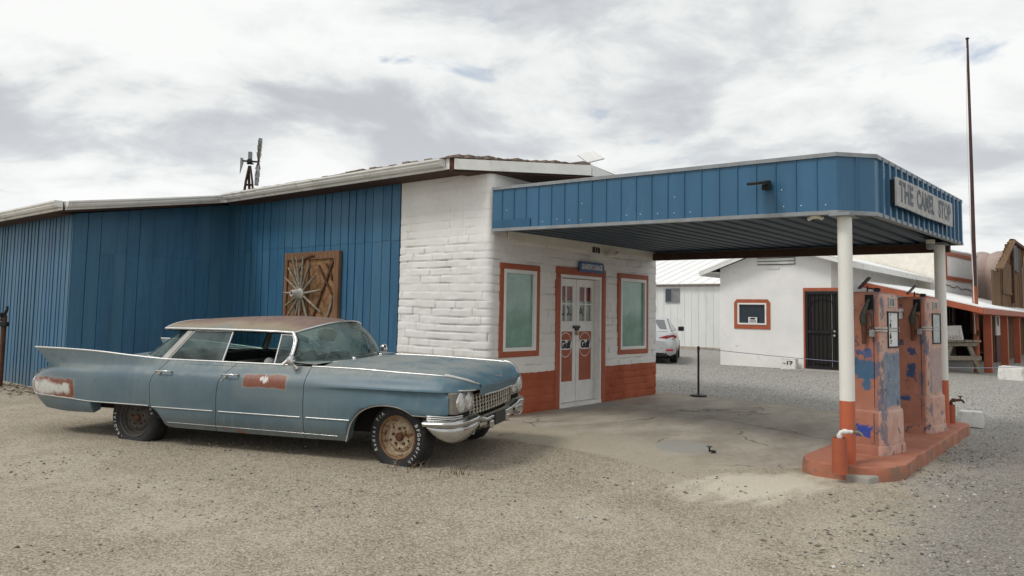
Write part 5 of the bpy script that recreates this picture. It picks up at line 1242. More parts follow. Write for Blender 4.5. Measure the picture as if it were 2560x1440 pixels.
# back light
def bl_pt(t, v):
    k = abs(v); top = Vector((-3.03, 0, 1.29)); bot = Vector((-3.50, 0, .962)); C = top.lerp(bot, t); Et = Vector((-2.715, .70, 1.245)); Eb = Vector((-2.93, .845, .932)); E = Et.lerp(Eb, t)
    return (C.x + (E.x - C.x) * k ** 4.0, math.copysign(E.y * (1 - (1 - k) ** 1.25), v), C.z + (E.z - C.z) * k ** 2)
mb = MB(); P = [[bl_pt(t, v) for v in np.linspace(-1, 1, 49)] for t in np.linspace(0, 1, 10)]; mb.grid(P, flip=True); rw = mb.build('rear_window', GL_RW, car, smooth=60)
strip('sill_trim', [(x - .006, y, z) for x, y, z in P[-1]], .010, BRIGHT, rw)
BEL, TOPY = .852, .708
CP = basic('chalky_pillar_paint', (.40, .39, .37, 1), .55, .2, var=.15)
for s in (-1, 1):
    mb = MB(); mb.prism([(-2.655, 1.245), (-2.735, 1.245), (-2.975, .930), (-2.885, .930)], -.014, .014, 0, frame3((1, 0, 0), (0, -s * .148 * -1 * -1, .0) if False else (0, 0, 1), (0, 0, 0)))
    # lean the pillar in with the glass
    for i, v in enumerate(mb.v): k = (v[2] - .93) / .315; mb.v[i] = (v[0], s * (BEL + .004 + (TOPY - BEL) * k + (.012 if i < 4 else -.012)), v[2])
    mb.build('rear_pillar', CP, car, bevel=.004)
    def q(x, z): k = (z - .93) / .315; return (x, s * (BEL + (TOPY - BEL) * k), z)
    # rear side glass, its bright frame
    rd, fd = doors[('r', s)], doors[('f', s)]
    mb = MB(); mb.add([q(-2.855, .935), q(-2.135, .935), q(-2.13, 1.24), q(-2.645, 1.24)], [(0, 1, 2, 3)]); mb.build('side_glass', GL_SIDE, rd)
    strip('glass_frame', [q(-2.87, .932), q(-2.645, 1.243)], .009, BRIGHT, rd); strip('glass_frame', [q(-2.645, 1.245), q(-2.135, 1.247)], .006, BRIGHT, rd)
    strip('division_bar', [q(-2.140, .93), q(-2.128, 1.245)], .011, BRIGHT, rd)
    # front quarter light
    E = [edgeE(t, s) for t in np.linspace(.08, .97, 8)]
    pv = [q(-1.475, .935), q(-1.49, 1.225)] + [(x - .045, y * .985, z) for x, y, z in E]; mb = MB(); mb.add(pv, [tuple(range(len(pv)))]); mb.build('vent_glass', GL_SIDE, fd)
    strip('vent_bar', [q(-1.475, .93), q(-1.49, 1.235)], .009, BRIGHT, fd); strip('vent_frame', [q(-1.49, 1.23)] + [(x - .05, y * .985, z) for x, y, z in E], .0075, BRIGHT, fd)
    if s > 0: mb = MB(); mb.add([q(-2.12, .935), q(-1.48, .935), q(-1.495, 1.235), q(-2.115, 1.24)], [(0, 1, 2, 3)]); mb.build('side_glass', GL_SIDE, fd)
    for dd, x0 in ((rd, -2.90), (fd, -2.02)):
        yb = .985; mb = MB(); mb.tube([(x0, s * (yb - .02), .815), (x0 + .005, s * (yb + .022), .818), (x0 + .05, s * (yb + .030), .819), (x0 + .15, s * (yb + .030), .819), (x0 + .185, s * (yb + .020), .817), (x0 + .19, s * (yb - .02), .815)], [.012, .012, .009, .009, .010, .012], 8)
        mb.lathe([(.024, 0), (.022, .012)], 12, Matrix.Translation((x0 + .03, s * (yb - .004), .80)) @ Matrix.Rotation(R_(-90 * s), 4, 'X')); mb.build('handle', CHROME, dd, smooth=50)
    mb = MB(); mb.lathe([(.012, 0), (.011, .006)], 12, Matrix.Translation((-2.02, s * .998, .755)) @ Matrix.Rotation(R_(-90 * s), 4, 'X')); mb.build('lock', CHROME, fd)
    mb = MB(); mb.tube([(-1.17, s * .90, .905), (-1.185, s * .93, .94), (-1.20, s * .955, .965)], [.028, .012, .012], 10); mb.lathe([(.045, 0), (.052, .02), (.048, .045), (.02, .06)], 18, Matrix.Translation((-1.215, s * .955, .985)) @ Matrix.Rotation(R_(75), 4, 'Y')); mb.build('mirror', CHROME, fd, smooth=50)
# ---------------- inside and beneath
mb = MB()
mb.box((-1.0, -.62, .26), (.60, .62, .82)); mb.box((-4.6, -.62, .30), (-3.05, .62, .80)); mb.box((-3.05, -.80, .24), (-.95, .80, .30)); mb.box((-1.02, -.90, .28), (-.96, .90, .86)); mb.box((-3.35, -.80, .30), (-2.95, .80, .90))
for s in (-1, 1): mb.box((-3.0, s * .87 - .02, .28), (-1.0, s * .87 + .02, .895)); mb.box((-4.55, s * .80 - .02, .35), (-3.86, s * .80 + .02, .74)); mb.box((-3.86, s * .64 - .02, .45), (-2.98, s * .64 + .02, .8)); mb.box((-1.0, s * .87 - .02, .28), (-.62, s * .87 + .02, .86))
mb.build('underbody', BLACKIN, car)
for x0, nm in ((-1.98, 'front_seat'), (-2.98, 'rear_seat')):
    mb = MB(); P = [rrect(.30, .76, .08, z) for z in (.42, .56, .60)]; mb.grid([[(px + x0 + .30, py, pz) for px, py, pz in r] for r in P], closed=True, flip=True); k = len(mb.v) - len(P[0]); mb.f.append(tuple(range(k, k + len(P[0])))); mb.mi.append(0)
    mb.box((x0 - .10, -.76, .45), (x0 + .06, .76, .935)); mb.build(nm, SEAT, car, bevel=.03)
mb = MB(); mb.box((-1.38, -.80, .72), (-1.08, .80, .925)); mb.build('dashboard', SEAT, car, bevel=.03)
sw = Matrix.Translation((-1.52, .36, .90)) @ Matrix.Rotation(R_(-62), 4, 'Y'); mb = MB()
mb.tube([tuple(sw @ Vector((.20 * math.cos(t), .20 * math.sin(t), 0))) for t in np.linspace(0, 2 * math.pi, 33)], .011, 8, cap=False); mb.tube([tuple(sw @ Vector((0, -.20, 0))), tuple(sw @ Vector((0, 0, -.03))), tuple(sw @ Vector((0, .20, 0)))], .010, 8); mb.tube([tuple(sw @ Vector((0, 0, 0))), tuple(sw @ Vector((0, 0, -.3)))], .03, 10); mb.build('steering_wheel', basic('ivory_wheel', (.45, .43, .38, 1), .4), car, smooth=50)
mb = MB(); mb.lathe([(.001, .03), (.04, .028), (.06, .01), (.062, -.02)], 16, Matrix.Translation((-1.80, -.52, .905)) @ Matrix.Rotation(R_(70), 4, 'X')); o = mb.build('white_parcel', basic('white_cloth_bundle', (.55, .54, .52, 1), .8, var=.2, scale=20), car, smooth=50)
mb = MB(); mb.box((-1.26, -.10, 1.255), (-1.235, .12, 1.305)); mb.tube([(-1.25, 0, 1.30), (-1.22, 0, 1.345)], .008, 6); mb.build('inside_mirror', MAT['darkhole'], car)

# ---------------- wheels with flattened tyres
def arc_text(mb, body, size, R, a_mid, M, spread, bold=.0006, flip=False):
    for i, ch in enumerate(body):
        if ch == ' ': continue
        tm = text_mesh(ch, size, bold, .0008); a = a_mid + (i - (len(body) - 1) / 2) * spread * (-1)
        T = Matrix.Rotation(a, 4, 'Z') @ Matrix.Translation((R, 0, 0)) @ Matrix.Rotation(R_(-90), 4, 'Z'); mb.mesh(tm, M @ T)
def wheel(x, s, hub, rim_mat, steer, texts, sunk):
    """hub height above ground = hub; near side s=-1"""
    w = bpy.data.objects.new('wheel', None); COL.objects.link(w); w.parent = car; w.location = (x, s * .78, hub); w.rotation_euler = (0, 0, steer)
    # local lathe axis: outwards
    M = Matrix.Rotation(R_(90) if s < 0 else R_(-90), 4, 'X')
    R = .335; prof = [(.205, -.085), (.215, -.10), (.26, -.115), (.30, -.112), (.325, -.09), (R, -.06), (R + .002, 0), (R, .06), (.325, .088), (.30, .108), (.262, .113), (.222, .104), (.205, .088)]
    mb = MB(); mb.lathe(prof, 72, M, cap=False)
    out = []
    for v in mb.v:
        p = Vector(v); fl = -hub + .004
        if p.z < fl + .05:
            d = max(0.0, (fl + .05) - p.z); sq = min(1.0, d / .08); p.z = max(p.z, fl) if p.z < fl else p.z; p.y += math.copysign(.030 * sq, p.y) if abs(p.y) > .03 else 0
        out.append(tuple(p))
    mb.v = out; mb.build('tyre', RUBBER, w, smooth=40)
    mb = MB(); mb.lathe([(.214, -.095), (.214, .098), (.206, .104), (.198, .098), (.190, .070), (.172, .064), (.168, .040), (.150, .036), (.135, .050), (.110, .056), (.085, .046), (.060, .048), (.040, .048)], 48, M, cap=False); rim = mb.build('rim', rim_mat, w, smooth=35)
    mb = MB(); mb.lathe([(.042, .046), (.040, .070), (.034, .078), (.001, .080)], 20, M, cap=False)
    for k in range(5):
        a = R_(72 * k + 20); mb.lathe([(.013, .045), (.012, .066), (.001, .068)], 8, M @ Matrix.Translation((.078 * math.cos(a), .078 * math.sin(a), 0)), cap=False)
    mb.build('hub', MAT['rust'], rim, smooth=40)
    mb = MB(); mb.lathe([(.182, .0665), (.176, .0672)], 40, M, cap=False)
    for k in range(5):
        a = R_(72 * k + 56); mb.lathe([(.0115, .0545), (.0001, .055)], 10, M @ Matrix.Translation((.110 * math.cos(a), .110 * math.sin(a), .0025)), cap=False)
    mb.build('rim_holes', MAT['darkhole'], rim)
    if texts:
        mb = MB()
        for (body, size, ang, spread) in texts: arc_text(mb, body, size, .268, R_(ang), M @ Matrix.Translation((0, 0, .1142)), R_(spread))
        mb.build('tyre_lettering', basic('worn_tyre_lettering', (.50, .50, .48, 1), .7, var=.2, scale=30), w)
    return w
m, g = newmat('rusty_cream_wheel'); o = g.coord(); n = g.noise(o, 12, 7, .7); n2 = g.noise(o, 40, 5, .7); x, y, z = g.xyz(o)
rad = g.m('SQRT', g.m('ADD', g.m('MULTIPLY', x, x), g.m('MULTIPLY', z, z)))
c = g.mix(g.step(n2, .3, .7), (.34, .255, .165, 1), (.44, .36, .26, 1)); c = g.mix(g.step(n, .47, .60), c, (.16, .072, .03, 1))
edge = g.m('MULTIPLY', g.step(g.m('ADD', rad, g.m('MULTIPLY', g.m('SUBTRACT', n, .5), .06)), .176, .196), .85); c = g.mix(edge, c, (.19, .095, .042, 1)); g.out(g.pbsdf(c, .6, .1, g.bump(n2, .3, .004), .3)); CREAMW = m
DARKW = basic('dark_rusty_wheel', (.075, .068, .062, 1), .7, .2, var=.3, scale=14, dirt=(.12, .05, .032, 1), dirt_amt=.5, dscale=6)
FT = [('BFGoodrich', .052, -12, 9.2), ('Radial T/A', .048, 168, 9.2)]; RT = [('RADIAL', .048, 196, 10), ('T/A', .048, 245, 10), ('60', .045, 20, 10)]
wheel(0, -1, .282, CREAMW, R_(-7), FT, .0); wheel(0, 1, .272, CREAMW, R_(-7), None, 0); wheel(-3.31, -1, .262, DARKW, 0, RT, 0); wheel(-3.31, 1, .262, DARKW, 0, None, 0)
mb = MB(); mb.tube([(-3.83, -.70, .40), (-3.74, -.72, .37), (-3.70, -.72, .32), (-3.66, -.72, .345)], .014, 8); mb.tube([(-3.72, -.72, .35), (-3.76, -.72, .29)], .010, 6); mb.build('hanging_bracket', MAT['rust'], car)
car.rotation_euler = (R_(1.5), 0, CAR_A)
for o in car.children_recursive:                     # blunt front: overhang shortened to its real depth
    if o.type != 'MESH' or o.parent.name.startswith(('wheel', 'rim')): continue
    for v in o.data.vertices:
        if v.co.x > .5: v.co.x = .5 + (v.co.x - .5) * .56

# ------------------------------------------------------------------ on and around the station
# wagon wheel on its board
wb = bthing('display_board', 'brown framed chipboard panel hung on the blue siding behind the car', 'display board', -.035, 4.10, 1.02)
mb = MB()
for (y0, y1, z0, z1) in ((-.79, -.66, 0, 1.46), (.70, .79, 0, 1.46), (-.66, .70, 1.33, 1.46), (-.66, .70, 0, .12), (.06, .15, .12, 1.33)): mb.box((-.045 - .001 * (z1 > 1.4), y0, z0), (.02, y1, z1))
mb.build('frame', MAT['boardwood'], wb, bevel=.006)
mb = MB(); mb.box((-.012, -.66, .12), (.0, .70, 1.33)); mb.build('chipboard', MAT['osb'], wb)
mb = MB(); mb.beam((-.03, -.64, 1.32), (-.03, .0, .14), .025, .035); mb.beam((-.032, -.22, 1.22), (-.032, -.62, .72), .025, .03); mb.build('brace', MAT['rust'], wb)
ww = bthing('wagon_wheel', 'broken grey wooden wagon wheel with a pale hub on the brown panel', 'wheel', -.09, 4.30, 1.04)
hz_ = .71; rng = random.Random(14)
mb = MB(); M = Matrix.Translation((-.02, 0, hz_)) @ Matrix.Rotation(R_(-90), 4, 'Y'); mb.lathe([(.05, -.05), (.085, -.03), (.095, .03), (.075, .06), (.07, .10), (.06, .19), (.055, .20), (.038, .20), (.036, .16)], 20, M, cap=False); hub = mb.build('hub', basic('pale_hub', (.52, .51, .47, 1), .7, var=.2, scale=14, dirt=(.2, .17, .13, 1), dirt_amt=.4), ww, smooth=40)
mb = MB(); mb.lathe([(.001, 0), (.037, .0)], 14, M @ Matrix.Translation((0, 0, .165)), cap=False); mb.build('hub_bore', MAT['rust'], hub)
for k, (ang, L) in enumerate(((100, .60), (116, .64), (88, .58), (134, .58), (64, .52), (36, .48), (6, .52), (150, .50), (178, .42), (205, .46), (228, .56), (250, .58), (272, .60), (300, .62), (330, .56))):
    a = R_(ang); d_ = Vector((rng.uniform(-.08, .06), -math.cos(a), math.sin(a))).normalized(); mb = MB()
    p = Vector((-.03, 0, hz_)); mb.tube([tuple(p + d_ * .07), tuple(p + d_ * (.07 + L * .5)), tuple(p + d_ * (.07 + L))], [.020, .023, .015], 8); mb.build('spoke', MAT['wood'], ww, smooth=50)
def rim_arc(a0, a1, R, x, r):
    mb = MB(); mb.tube([(x, -.20 * 0 - R * math.cos(R_(a)) - .27, hz_ + R * 1.12 * math.sin(R_(a))) for a in np.linspace(a0, a1, 16)], r, 8, flat=.6); return mb
rim_arc(-62, -2, .55, .02, .022).build('rim_piece', MAT['wood'], ww, smooth=50); rim_arc(100, 222, .58, .02, .018).build('rim_piece', MAT['wood'], ww, smooth=50)
rim_arc(20, 52, .58, .02, .02).build('rim_piece', MAT['rust'], ww, smooth=50); rim_arc(86, 118, .585, -.0, .022).build('rim_piece', MAT['rust'], ww, smooth=50)

# dish on the roof
ds = bthing('satellite_dish', 'small flat white dish on the station roof above the canopy', 'satellite dish', 1.95, -.35, 3.66)
mb = MB(); mb.tube([(0, 0, 0), (.02, 0, .16), (.04, .02, .31)], .018, 10); mb.build('mast', MAT['white'], ds, smooth=40)
mb = MB(); M = Matrix.Translation((.05, .0, .33)) @ Matrix.Rotation(R_(36), 4, 'X') @ Matrix.Rotation(R_(-22), 4, 'Y'); mb.box((-.19, -.13, -.014), (.19, .13, .014), 0, M); mb.build('panel', MAT['white'], ds, bevel=.01)

# windmill rising behind the roof, seen edge-on
def at_depth(px, py, Y):
    d = _f + _xr * ((px - 1280) / FPX) + _ur * ((641 - py) / FPX); t = Y / d.y; return Vector((0, 0, CAM_H)) + d * t
wm_b = at_depth(622, 470, 24.0)
wm = thing('windmill', 'small rusty windmill with grey wheel seen edge-on behind the station roof', 'windmill', (wm_b.x, wm_b.y, 0), R_(17.0))
k = 24.0 / FPX; top = wm_b.z
mb = MB(); hub_z = top + 68 * k
for (sx, sy) in ((-1, -1), (1, -1), (1, 1), (-1, 1)): mb.tube([(sx * .62, sy * .62, 0), (sx * .10, sy * .12, top + 15 * k), (sx * .02, sy * .02, hub_z - 12 * k)], .035, 6)
for z in np.linspace(.8, top + 8 * k, 6):
    r = .62 + (.10 - .62) * z / (top + 15 * k)
    for (a, b) in (((-1, -1), (1, -1)), ((1, -1), (1, 1)), ((1, 1), (-1, 1)), ((-1, 1), (-1, -1))): mb.tube([(a[0] * r, a[1] * r, z), (b[0] * r, b[1] * r, z)], .02, 6)
mb.beam((.02, 0, top - 4 * k), (-.03, 0, hub_z - 20 * k), .10, .08); mb.build('tower', basic('dark_rust', (.055, .032, .024, 1), .8, var=.3), wm)
mb = MB(); mb.box((-7 * k, -.10, hub_z - 5 * k), (6 * k, .10, hub_z + 4 * k)); mb.beam((-18 * k, 0, hub_z), (19 * k, 0, hub_z), .05, .06); mb.beam((-.1, 0, hub_z - 6 * k), (.12, 0, hub_z - 6 * k), .05, .05); mb.build('gearbox', MAT['black'], wm, bevel=.02)
mb = MB(); mb.box((-5 * k, -.09, hub_z + 4 * k), (5 * k, .09, hub_z + 24 * k)); mb.build('motor_cover', basic('grey_motor_cover', (.22, .24, .25, 1), .6, var=.15), wm, bevel=.02)
mb = MB(); mb.prism([(-23 * k, hub_z + 8 * k), (-16 * k, hub_z + 7 * k), (-15 * k, hub_z - 6 * k), (-23 * k, hub_z - 36 * k)], -.01, .01, 0, frame3((1, 0, 0), (0, 0, 1), (0, 0, 0))); mb.build('tail_vane', MAT['trimgrey'], wm)
wl = bpy.data.objects.new('wheel', None); COL.objects.link(wl); wl.parent = wm; wl.location = (20.5 * k, 0, hub_z); wl.rotation_euler = (0, R_(3.0), 0)
RW = 61 * k
for j in range(18):
    a = 2 * math.pi * (j + .5) / 18; mb = MB(); e = Vector((0, math.cos(a), math.sin(a))); tq = Vector((0, -math.sin(a), math.cos(a)))
    tw = (Vector((1, 0, 0)) * .85 + tq * .55).normalized(); P = [[tuple(e * r + tw * w * o) for o in (-1, -.3, .4, 1)] for r, w in ((RW * .34, .045), (RW * .7, .058), (RW, .068))]
    mb.grid(P); mb.build('blade', MAT['trimgrey'], wl, smooth=50)
mb = MB()
for r in (.4, .8): mb.tube([(0, RW * r * math.cos(t), RW * r * math.sin(t)) for t in np.linspace(0, 2 * math.pi, 37)], .012, 6, cap=False)
for j in range(6): a = math.pi * j / 3; mb.tube([(0, 0, 0), (0, RW * .8 * math.cos(a), RW * .8 * math.sin(a))], .012, 6)
mb.build('wheel_ring', MAT['rust'], wl, smooth=50)

# rusty post at the left edge
rp = thing('rusty_post', 'dark rusty post with a clamp beside the blue wing wall', 'post', (-9.22, 13.74, -.03), R_(10))
mb = MB(); mb.lathe([(.042, -.1), (.042, 1.25), (.04, 1.30)], 14); mb.build('pipe', MAT['rust'], rp, smooth=40)
mb = MB(); mb.box((-.08, -.07, 1.10), (.06, .07, 1.18)); mb.lathe([(.055, -.03), (.065, .0), (.03, .05)], 12, Matrix.Translation((-.06, -.03, 1.30))); mb.tube([(-.05, 0, 1.2), (.04, -.02, 1.4), (.02, .02, 1.46)], .03, 8); mb.build('clamp', MAT['black'], rp, bevel=.01)

# valve stub on the apron
vv = bthing('valve_stub', 'small black valve stub by the grey cement patch', 'valve', .22, -3.19, gz(.22, -3.19)); vv.scale = (.75, .75, .62)
mb = MB(); mb.tube([(0, 0, 0), (0, 0, .10)], .014, 8); mb.build('stem', MAT['black'], vv); mb = MB(); mb.lathe([(.045, .0), (.045, .012)], 14, Matrix.Translation((0, 0, .095))); mb.lathe([(.03, .0), (.03, .03)], 12, Matrix.Translation((.05, -.05, .0))); mb.build('handwheel', MAT['black'], vv)
mb = MB(); mb.tube([(.0, 0, .03), (.06, -.06, .02), (-.02, -.1, .01), (-.08, -.06, .006)], .012, 6); mb.build('wire', MAT['black'], vv, smooth=60)

# rope stanchion and rope
sp = bthing('stanchion', 'thin black post on a round base behind the apron', 'stanchion', 5.12, -.70, .0)
mb = MB(); mb.lathe([(.15, 0), (.15, .025), (.12, .035), (.03, .045)], 32); mb.build('base', MAT['black'], sp, smooth=35)
mb = MB(); mb.lathe([(.020, .04), (.020, .86)], 14); mb.lathe([(.024, .84), (.024, .91), (.015, .92)], 14); mb.build('post', basic('purple_black_post', (.03, .016, .022, 1), .5), sp, smooth=35)
p0 = Vector((*W(5.12, -.70), .885)); p1 = at_depth(2380, 919, 15.5); p2 = at_depth(2640, 912, 17.5)
def sag(p, q, s_, n=16): return [tuple(p.lerp(q, t) - Vector((0, 0, s_ * 4 * t * (1 - t)))) for t in np.linspace(0, 1, n)]
mb = MB(); mb.tube(sag(p0, p1, .05) + sag(p1, p2, .03)[1:], .0065, 6); o = mb.build('barrier_rope', basic('pale_blue_rope', (.30, .33, .42, 1), .8, var=.2, scale=40)); tag(o, 'thin pale blue rope strung from the stanchion past both pumps', 'rope')
sp2 = thing('wooden_stake', 'grey stake holding the rope end by the far porch', 'stake', (p2.x, p2.y, 0)); mb = MB(); mb.box((-.03, -.03, -.05), (.03, .03, p2.z + .06)); mb.build('stake', MAT['wood'], sp2, bevel=.004)

# whitewashed blocks
def block(a, b, sx, sy, sz, rz, label, mark=None):
    t = bthing('concrete_block', label, 'block', a, b, None, R_(rz), 'whitewashed blocks along the lot')
    rng = random.Random(int(a * 10)); mb = MB(); n = 6; P = []
    for (z, k) in ((0, 1), (sz * .3, 1.01), (sz * .7, .99), (sz * .93, .97), (sz, .90)):
        P.append([((x * sx / 2) * k + rng.uniform(-.008, .008), (y * sy / 2) * k + rng.uniform(-.008, .008), z + rng.uniform(-.006, .006)) for x, y in [(-1, -1), (-.5, -1), (0, -1), (.5, -1), (1, -1), (1, -.3), (1, .4), (1, 1), (.3, 1), (-.4, 1), (-1, 1), (-1, .3), (-1, -.4)]])
    mb.grid(P, closed=True, flip=True); k = len(mb.v) - 13; mb.f.append(tuple(range(k, k + 13))); mb.mi.append(0); mb.build('block', MAT['whiteblock'], t, smooth=60, bevel=.01)
    if mark:
        mb = MB(); mb.mesh(text_mesh(mark, .16, .004, .001), frame3((0, -1, 0), (0, 0, 1), (-sx / 2 - .012, .0, sz * .62)) @ Matrix.Diagonal((1.2, .9, 1, 1))); mb.build('painted_mark', MAT['blacktext'], t)
block(5.35, -5.02, .34, .30, .22, 12, 'chipped whitewashed block past the far end of the pump island')
block(14.9, -4.55, .42, .55, .34, -8, 'clean white block by the sawhorse table at the right edge')
block(13.62, .60, .34, .40, .31, 4, 'white block marked 17 beside the black security door', '-17')

# dry leaves along the wing wall and a few weeds at the tyre
rng = np.random.default_rng(3); mb = MB()
for k_ in range(260):
    b = rng.uniform(6.6, 9.2); a = -2.95 - abs(rng.normal(0, .28)) - .02; s_ = rng.uniform(.02, .06); th = rng.uniform(0, 6.28); z = float(gzu(np.array([a]), np.array([b]))[0]) + rng.uniform(.003, .02)
    c_, q_ = math.cos(th) * s_, math.sin(th) * s_; mb.add([(a - c_, b - q_, z), (a + q_ * .3, b - c_ * .3, z + rng.uniform(0, .02)), (a + c_, b + q_, z + .004), (a - q_ * .3, b + c_ * .3, z + rng.uniform(0, .02))], [(0, 1, 2, 3)])
for k_ in range(420):
    a = rng.uniform(-7.5, 1.5); b = rng.uniform(-8, 2.5)
    if -1.2 < a < 5 and b > -4.6: continue
    s_ = rng.uniform(.008, .030); th = rng.uniform(0, 6.28); z = float(gzu(np.array([a]), np.array([b]))[0]) + rng.uniform(.002, .008)
    c_, q_ = math.cos(th) * s_, math.sin(th) * s_; mb.add([(a - c_, b - q_, z), (a + q_ * .35, b - c_ * .35, z + rng.uniform(0, .012)), (a + c_, b + q_, z + .004), (a - q_ * .35, b + c_ * .35, z + rng.uniform(0, .012))], [(0, 1, 2, 3)])
m, g = newmat('dry_leaves'); g.out(g.pbsdf(g.ramp(g.geo('Random Per Island'), [(0, (.06, .04, .025)), (.6, (.20, .145, .085)), (1, (.42, .37, .28))]), .8, 0, None, .2)); MAT['leaf'] = m
tag(mb.build('leaf_litter', m, None, (O_[0], O_[1], 0), RZ), 'dry leaf litter along the foot of the blue wing and over the lot', None, None, 'stuff')
mb = MB()
for k_ in range(46):
    cx, cy = (-.45, 7.05) if k_ % 2 else (-.98, 7.30); x = cx + rng.normal(0, .10); y = cy + rng.normal(0, .07); th = rng.uniform(0, 6.28); L = rng.uniform(.03, .10)
    q = Vector((x, y, -.01)); mb.tube([tuple(q), tuple(q + Vector((math.cos(th) * L * .3, math.sin(th) * L * .3, L * .7))), tuple(q + Vector((math.cos(th) * L * .8, math.sin(th) * L * .8, L)))], [.003, .0022, .001], 4)
tag(mb.build('dry_grass', MAT['leaf']), 'sparse dry grass at the front tyre', None, None, 'stuff')

# ------------------------------------------------------------------ white house behind
HA, HB = 13.9, .95
ho = bthing('white_house', 'white stucco house with gable vent, small orange framed window and black door', 'house', HA, HB, 0)
bl, br = 1.85, -1.42                              # left / right wall, relative to the ridge
def house_roof(y): return 3.68 - .36 * y if y > 0 else 3.68 + .31 * y
mb = MB(); D_ = 10.6
def wallpoly(pts, inv=False): mb.add(pts, [tuple(range(len(pts)))])
wy = [(bl, 0), (bl, house_roof(bl) - .10), (0, 3.58), (br, house_roof(br) - .10), (br, 0)]
# gable wall with window and door openings left as real recesses
WIN = (.43, 1.27, 1.25, 1.87); DOOR = (-1.62, -.70, .04, 2.22)
ycuts = sorted({bl, WIN[1], WIN[0], 0, DOOR[1], br}); 
def gable(y): return house_roof(y) - .10
cells = [(bl, WIN[1]), (WIN[1], WIN[0]), (WIN[0], 0), (0, DOOR[1]), (DOOR[1], br)]
for (ya, yb) in cells:
    if (ya, yb) == (WIN[1], WIN[0]): zz = [(0, WIN[2]), (WIN[3], None)]
    elif ya == DOOR[1]: zz = [(DOOR[3], None)]
    else: zz = [(0, None)]
    for z0, z1 in zz:
        wallpoly([(0, ya, z0), (0, yb, z0), (0, yb, gable(yb) if z1 is None else z1), (0, ya, gable(ya) if z1 is None else z1)])
mb.add([(0, bl, 0), (0, bl, gable(bl)), (D_, bl, gable(bl)), (D_, bl, 0)], [(0, 1, 2, 3)]); mb.add([(0, br, 0), (0, br, gable(br)), (D_, br, gable(br)), (D_, br, 0)], [(0, 1, 2, 3)])
mb.add([(D_, y, z) for y, z in wy], [(0, 1, 2, 3, 4)]); mb.build('wall', MAT['stucco'], ho)
mb = MB(); 
for y0, y1 in ((bl + .5, 0), (0, br - .58)):
    slab(mb, [(-.42, y0, house_roof(y0)), (-.42, y1, house_roof(y1)), (D_, y1, house_roof(y1)), (D_, y0, house_roof(y0))] if y0 > y1 else [], .04)
mb.build('roof', MAT['white_roof'], ho)
mb = MB()
for y0, y1 in ((bl + .5, 0.0), (0.0, br - .58)): mb.beam((-.40, y0, house_roof(y0) - .10), (-.40, y1, house_roof(y1) - .10), .03, .10)
mb.beam((-.40, bl + .47, house_roof(bl + .5) - .08), (D_, bl + .47, house_roof(bl + .5) - .08), .03, .13); mb.beam((-.40, br - .56, house_roof(br - .58) - .10), (D_, br - .56, house_roof(br - .58) - .10), .03, .16)
mb.beam((-.2, bl + .24, house_roof(bl + .5) - .03), (D_, bl + .24, house_roof(bl + .5) - .03), .46, .02); mb.build('eave_trim', MAT['gutter'], ho)
vt = bpy.data.objects.new('gable_vent', None); COL.objects.link(vt); vt.parent = ho; vt.location = (-.02, .12, 3.0)
mb = MB(); mb.box((0.0, -.55, 0), (.03, .55, .28)); mb.build('recess', MAT['darkhole'], vt)
mb = MB()
for k in range(3): mb.box((-.05, -.55, .0), (-.042, .55, .085), 0, Matrix.Translation((0, 0, .0 + k * .095)) @ Matrix.Rotation(R_(28), 4, 'Y'))
mb.build('slats', MAT['gutter'], vt)
mb = MB(); mb.box((-.03, .02, 2.88), (0, .40, 2.95)); mb.build('name_plate', MAT['white'], ho, bevel=.004)
wn = bpy.data.objects.new('window', None); COL.objects.link(wn); wn.parent = ho; wn.location = (0, .85, 1.11)
M = frame3((0, -1, 0), (0, 0, 1), (0, 0, 0)); mb = MB()
oc = [(-.55, 0), (.55, 0), (.55, .78), (.47, .88), (-.47, .88), (-.55, .78)]; ic = [(-.44, .13), (.44, .13), (.44, .77), (.44, .77), (-.44, .77), (-.44, .77)]
mb.add([tuple(M @ Vector((x, y, .02))) for x, y in oc] + [tuple(M @ Vector((x, y, .02))) for x, y in ic], [(i, (i + 1) % 6, 6 + (i + 1) % 6, 6 + i) for i in range(6)])
mb.add([tuple(M @ Vector((x, y, .02))) for x, y in oc] + [tuple(M @ Vector((x, y, -.02))) for x, y in oc], [(i, 6 + i, 6 + (i + 1) % 6, (i + 1) % 6) for i in range(6)]); mb.build('surround', MAT['orange'], wn)
mb = MB(); 
for (x0, x1, y0, y1) in ((-.44, .44, .13, .175), (-.44, .44, .725, .77), (-.44, -.395, .175, .725), (.395, .44, .175, .725)): mb.box((x0, y0, -.03), (x1, y1, .035), 0, M)
mb.build('frame', MAT['white'], wn); mb = MB(); mb.box((-.40, .17, -.05), (.40, .73, -.035), 0, M); mb.build('pane', MAT['darkpane'], wn)
nt_ = bthing('window_notice', 'small white notice inside the orange framed house window', 'notice', HA + .025, HB + .82, 1.285)
mb = MB(); mb.box((0, -.135, 0), (.006, .135, .17)); mb.build('card', MAT['whitetext'], nt_)
mb = MB(); mb.lathe([(.055, 0), (.001, .001)], 20, Matrix.Translation((-.001, 0, .125)) @ Matrix.Rotation(R_(-90), 4, 'Y') @ Matrix.Diagonal((.5, 1.7, 1, 1)));
for k in range(3): mb.box((-.0015, -.11, .02 + k * .024), (-.0005, .11 - .02 * (k % 2), .032 + k * .024))
mb.build('print', MAT['blacktext'], nt_)
nt_.location = (*W(HA - .035 + .0, HB + .82), 1.29)
dd = bpy.data.objects.new('security_door', None); COL.objects.link(dd); dd.parent = ho; dd.location = (0, (DOOR[0] + DOOR[1]) / 2, DOOR[2])
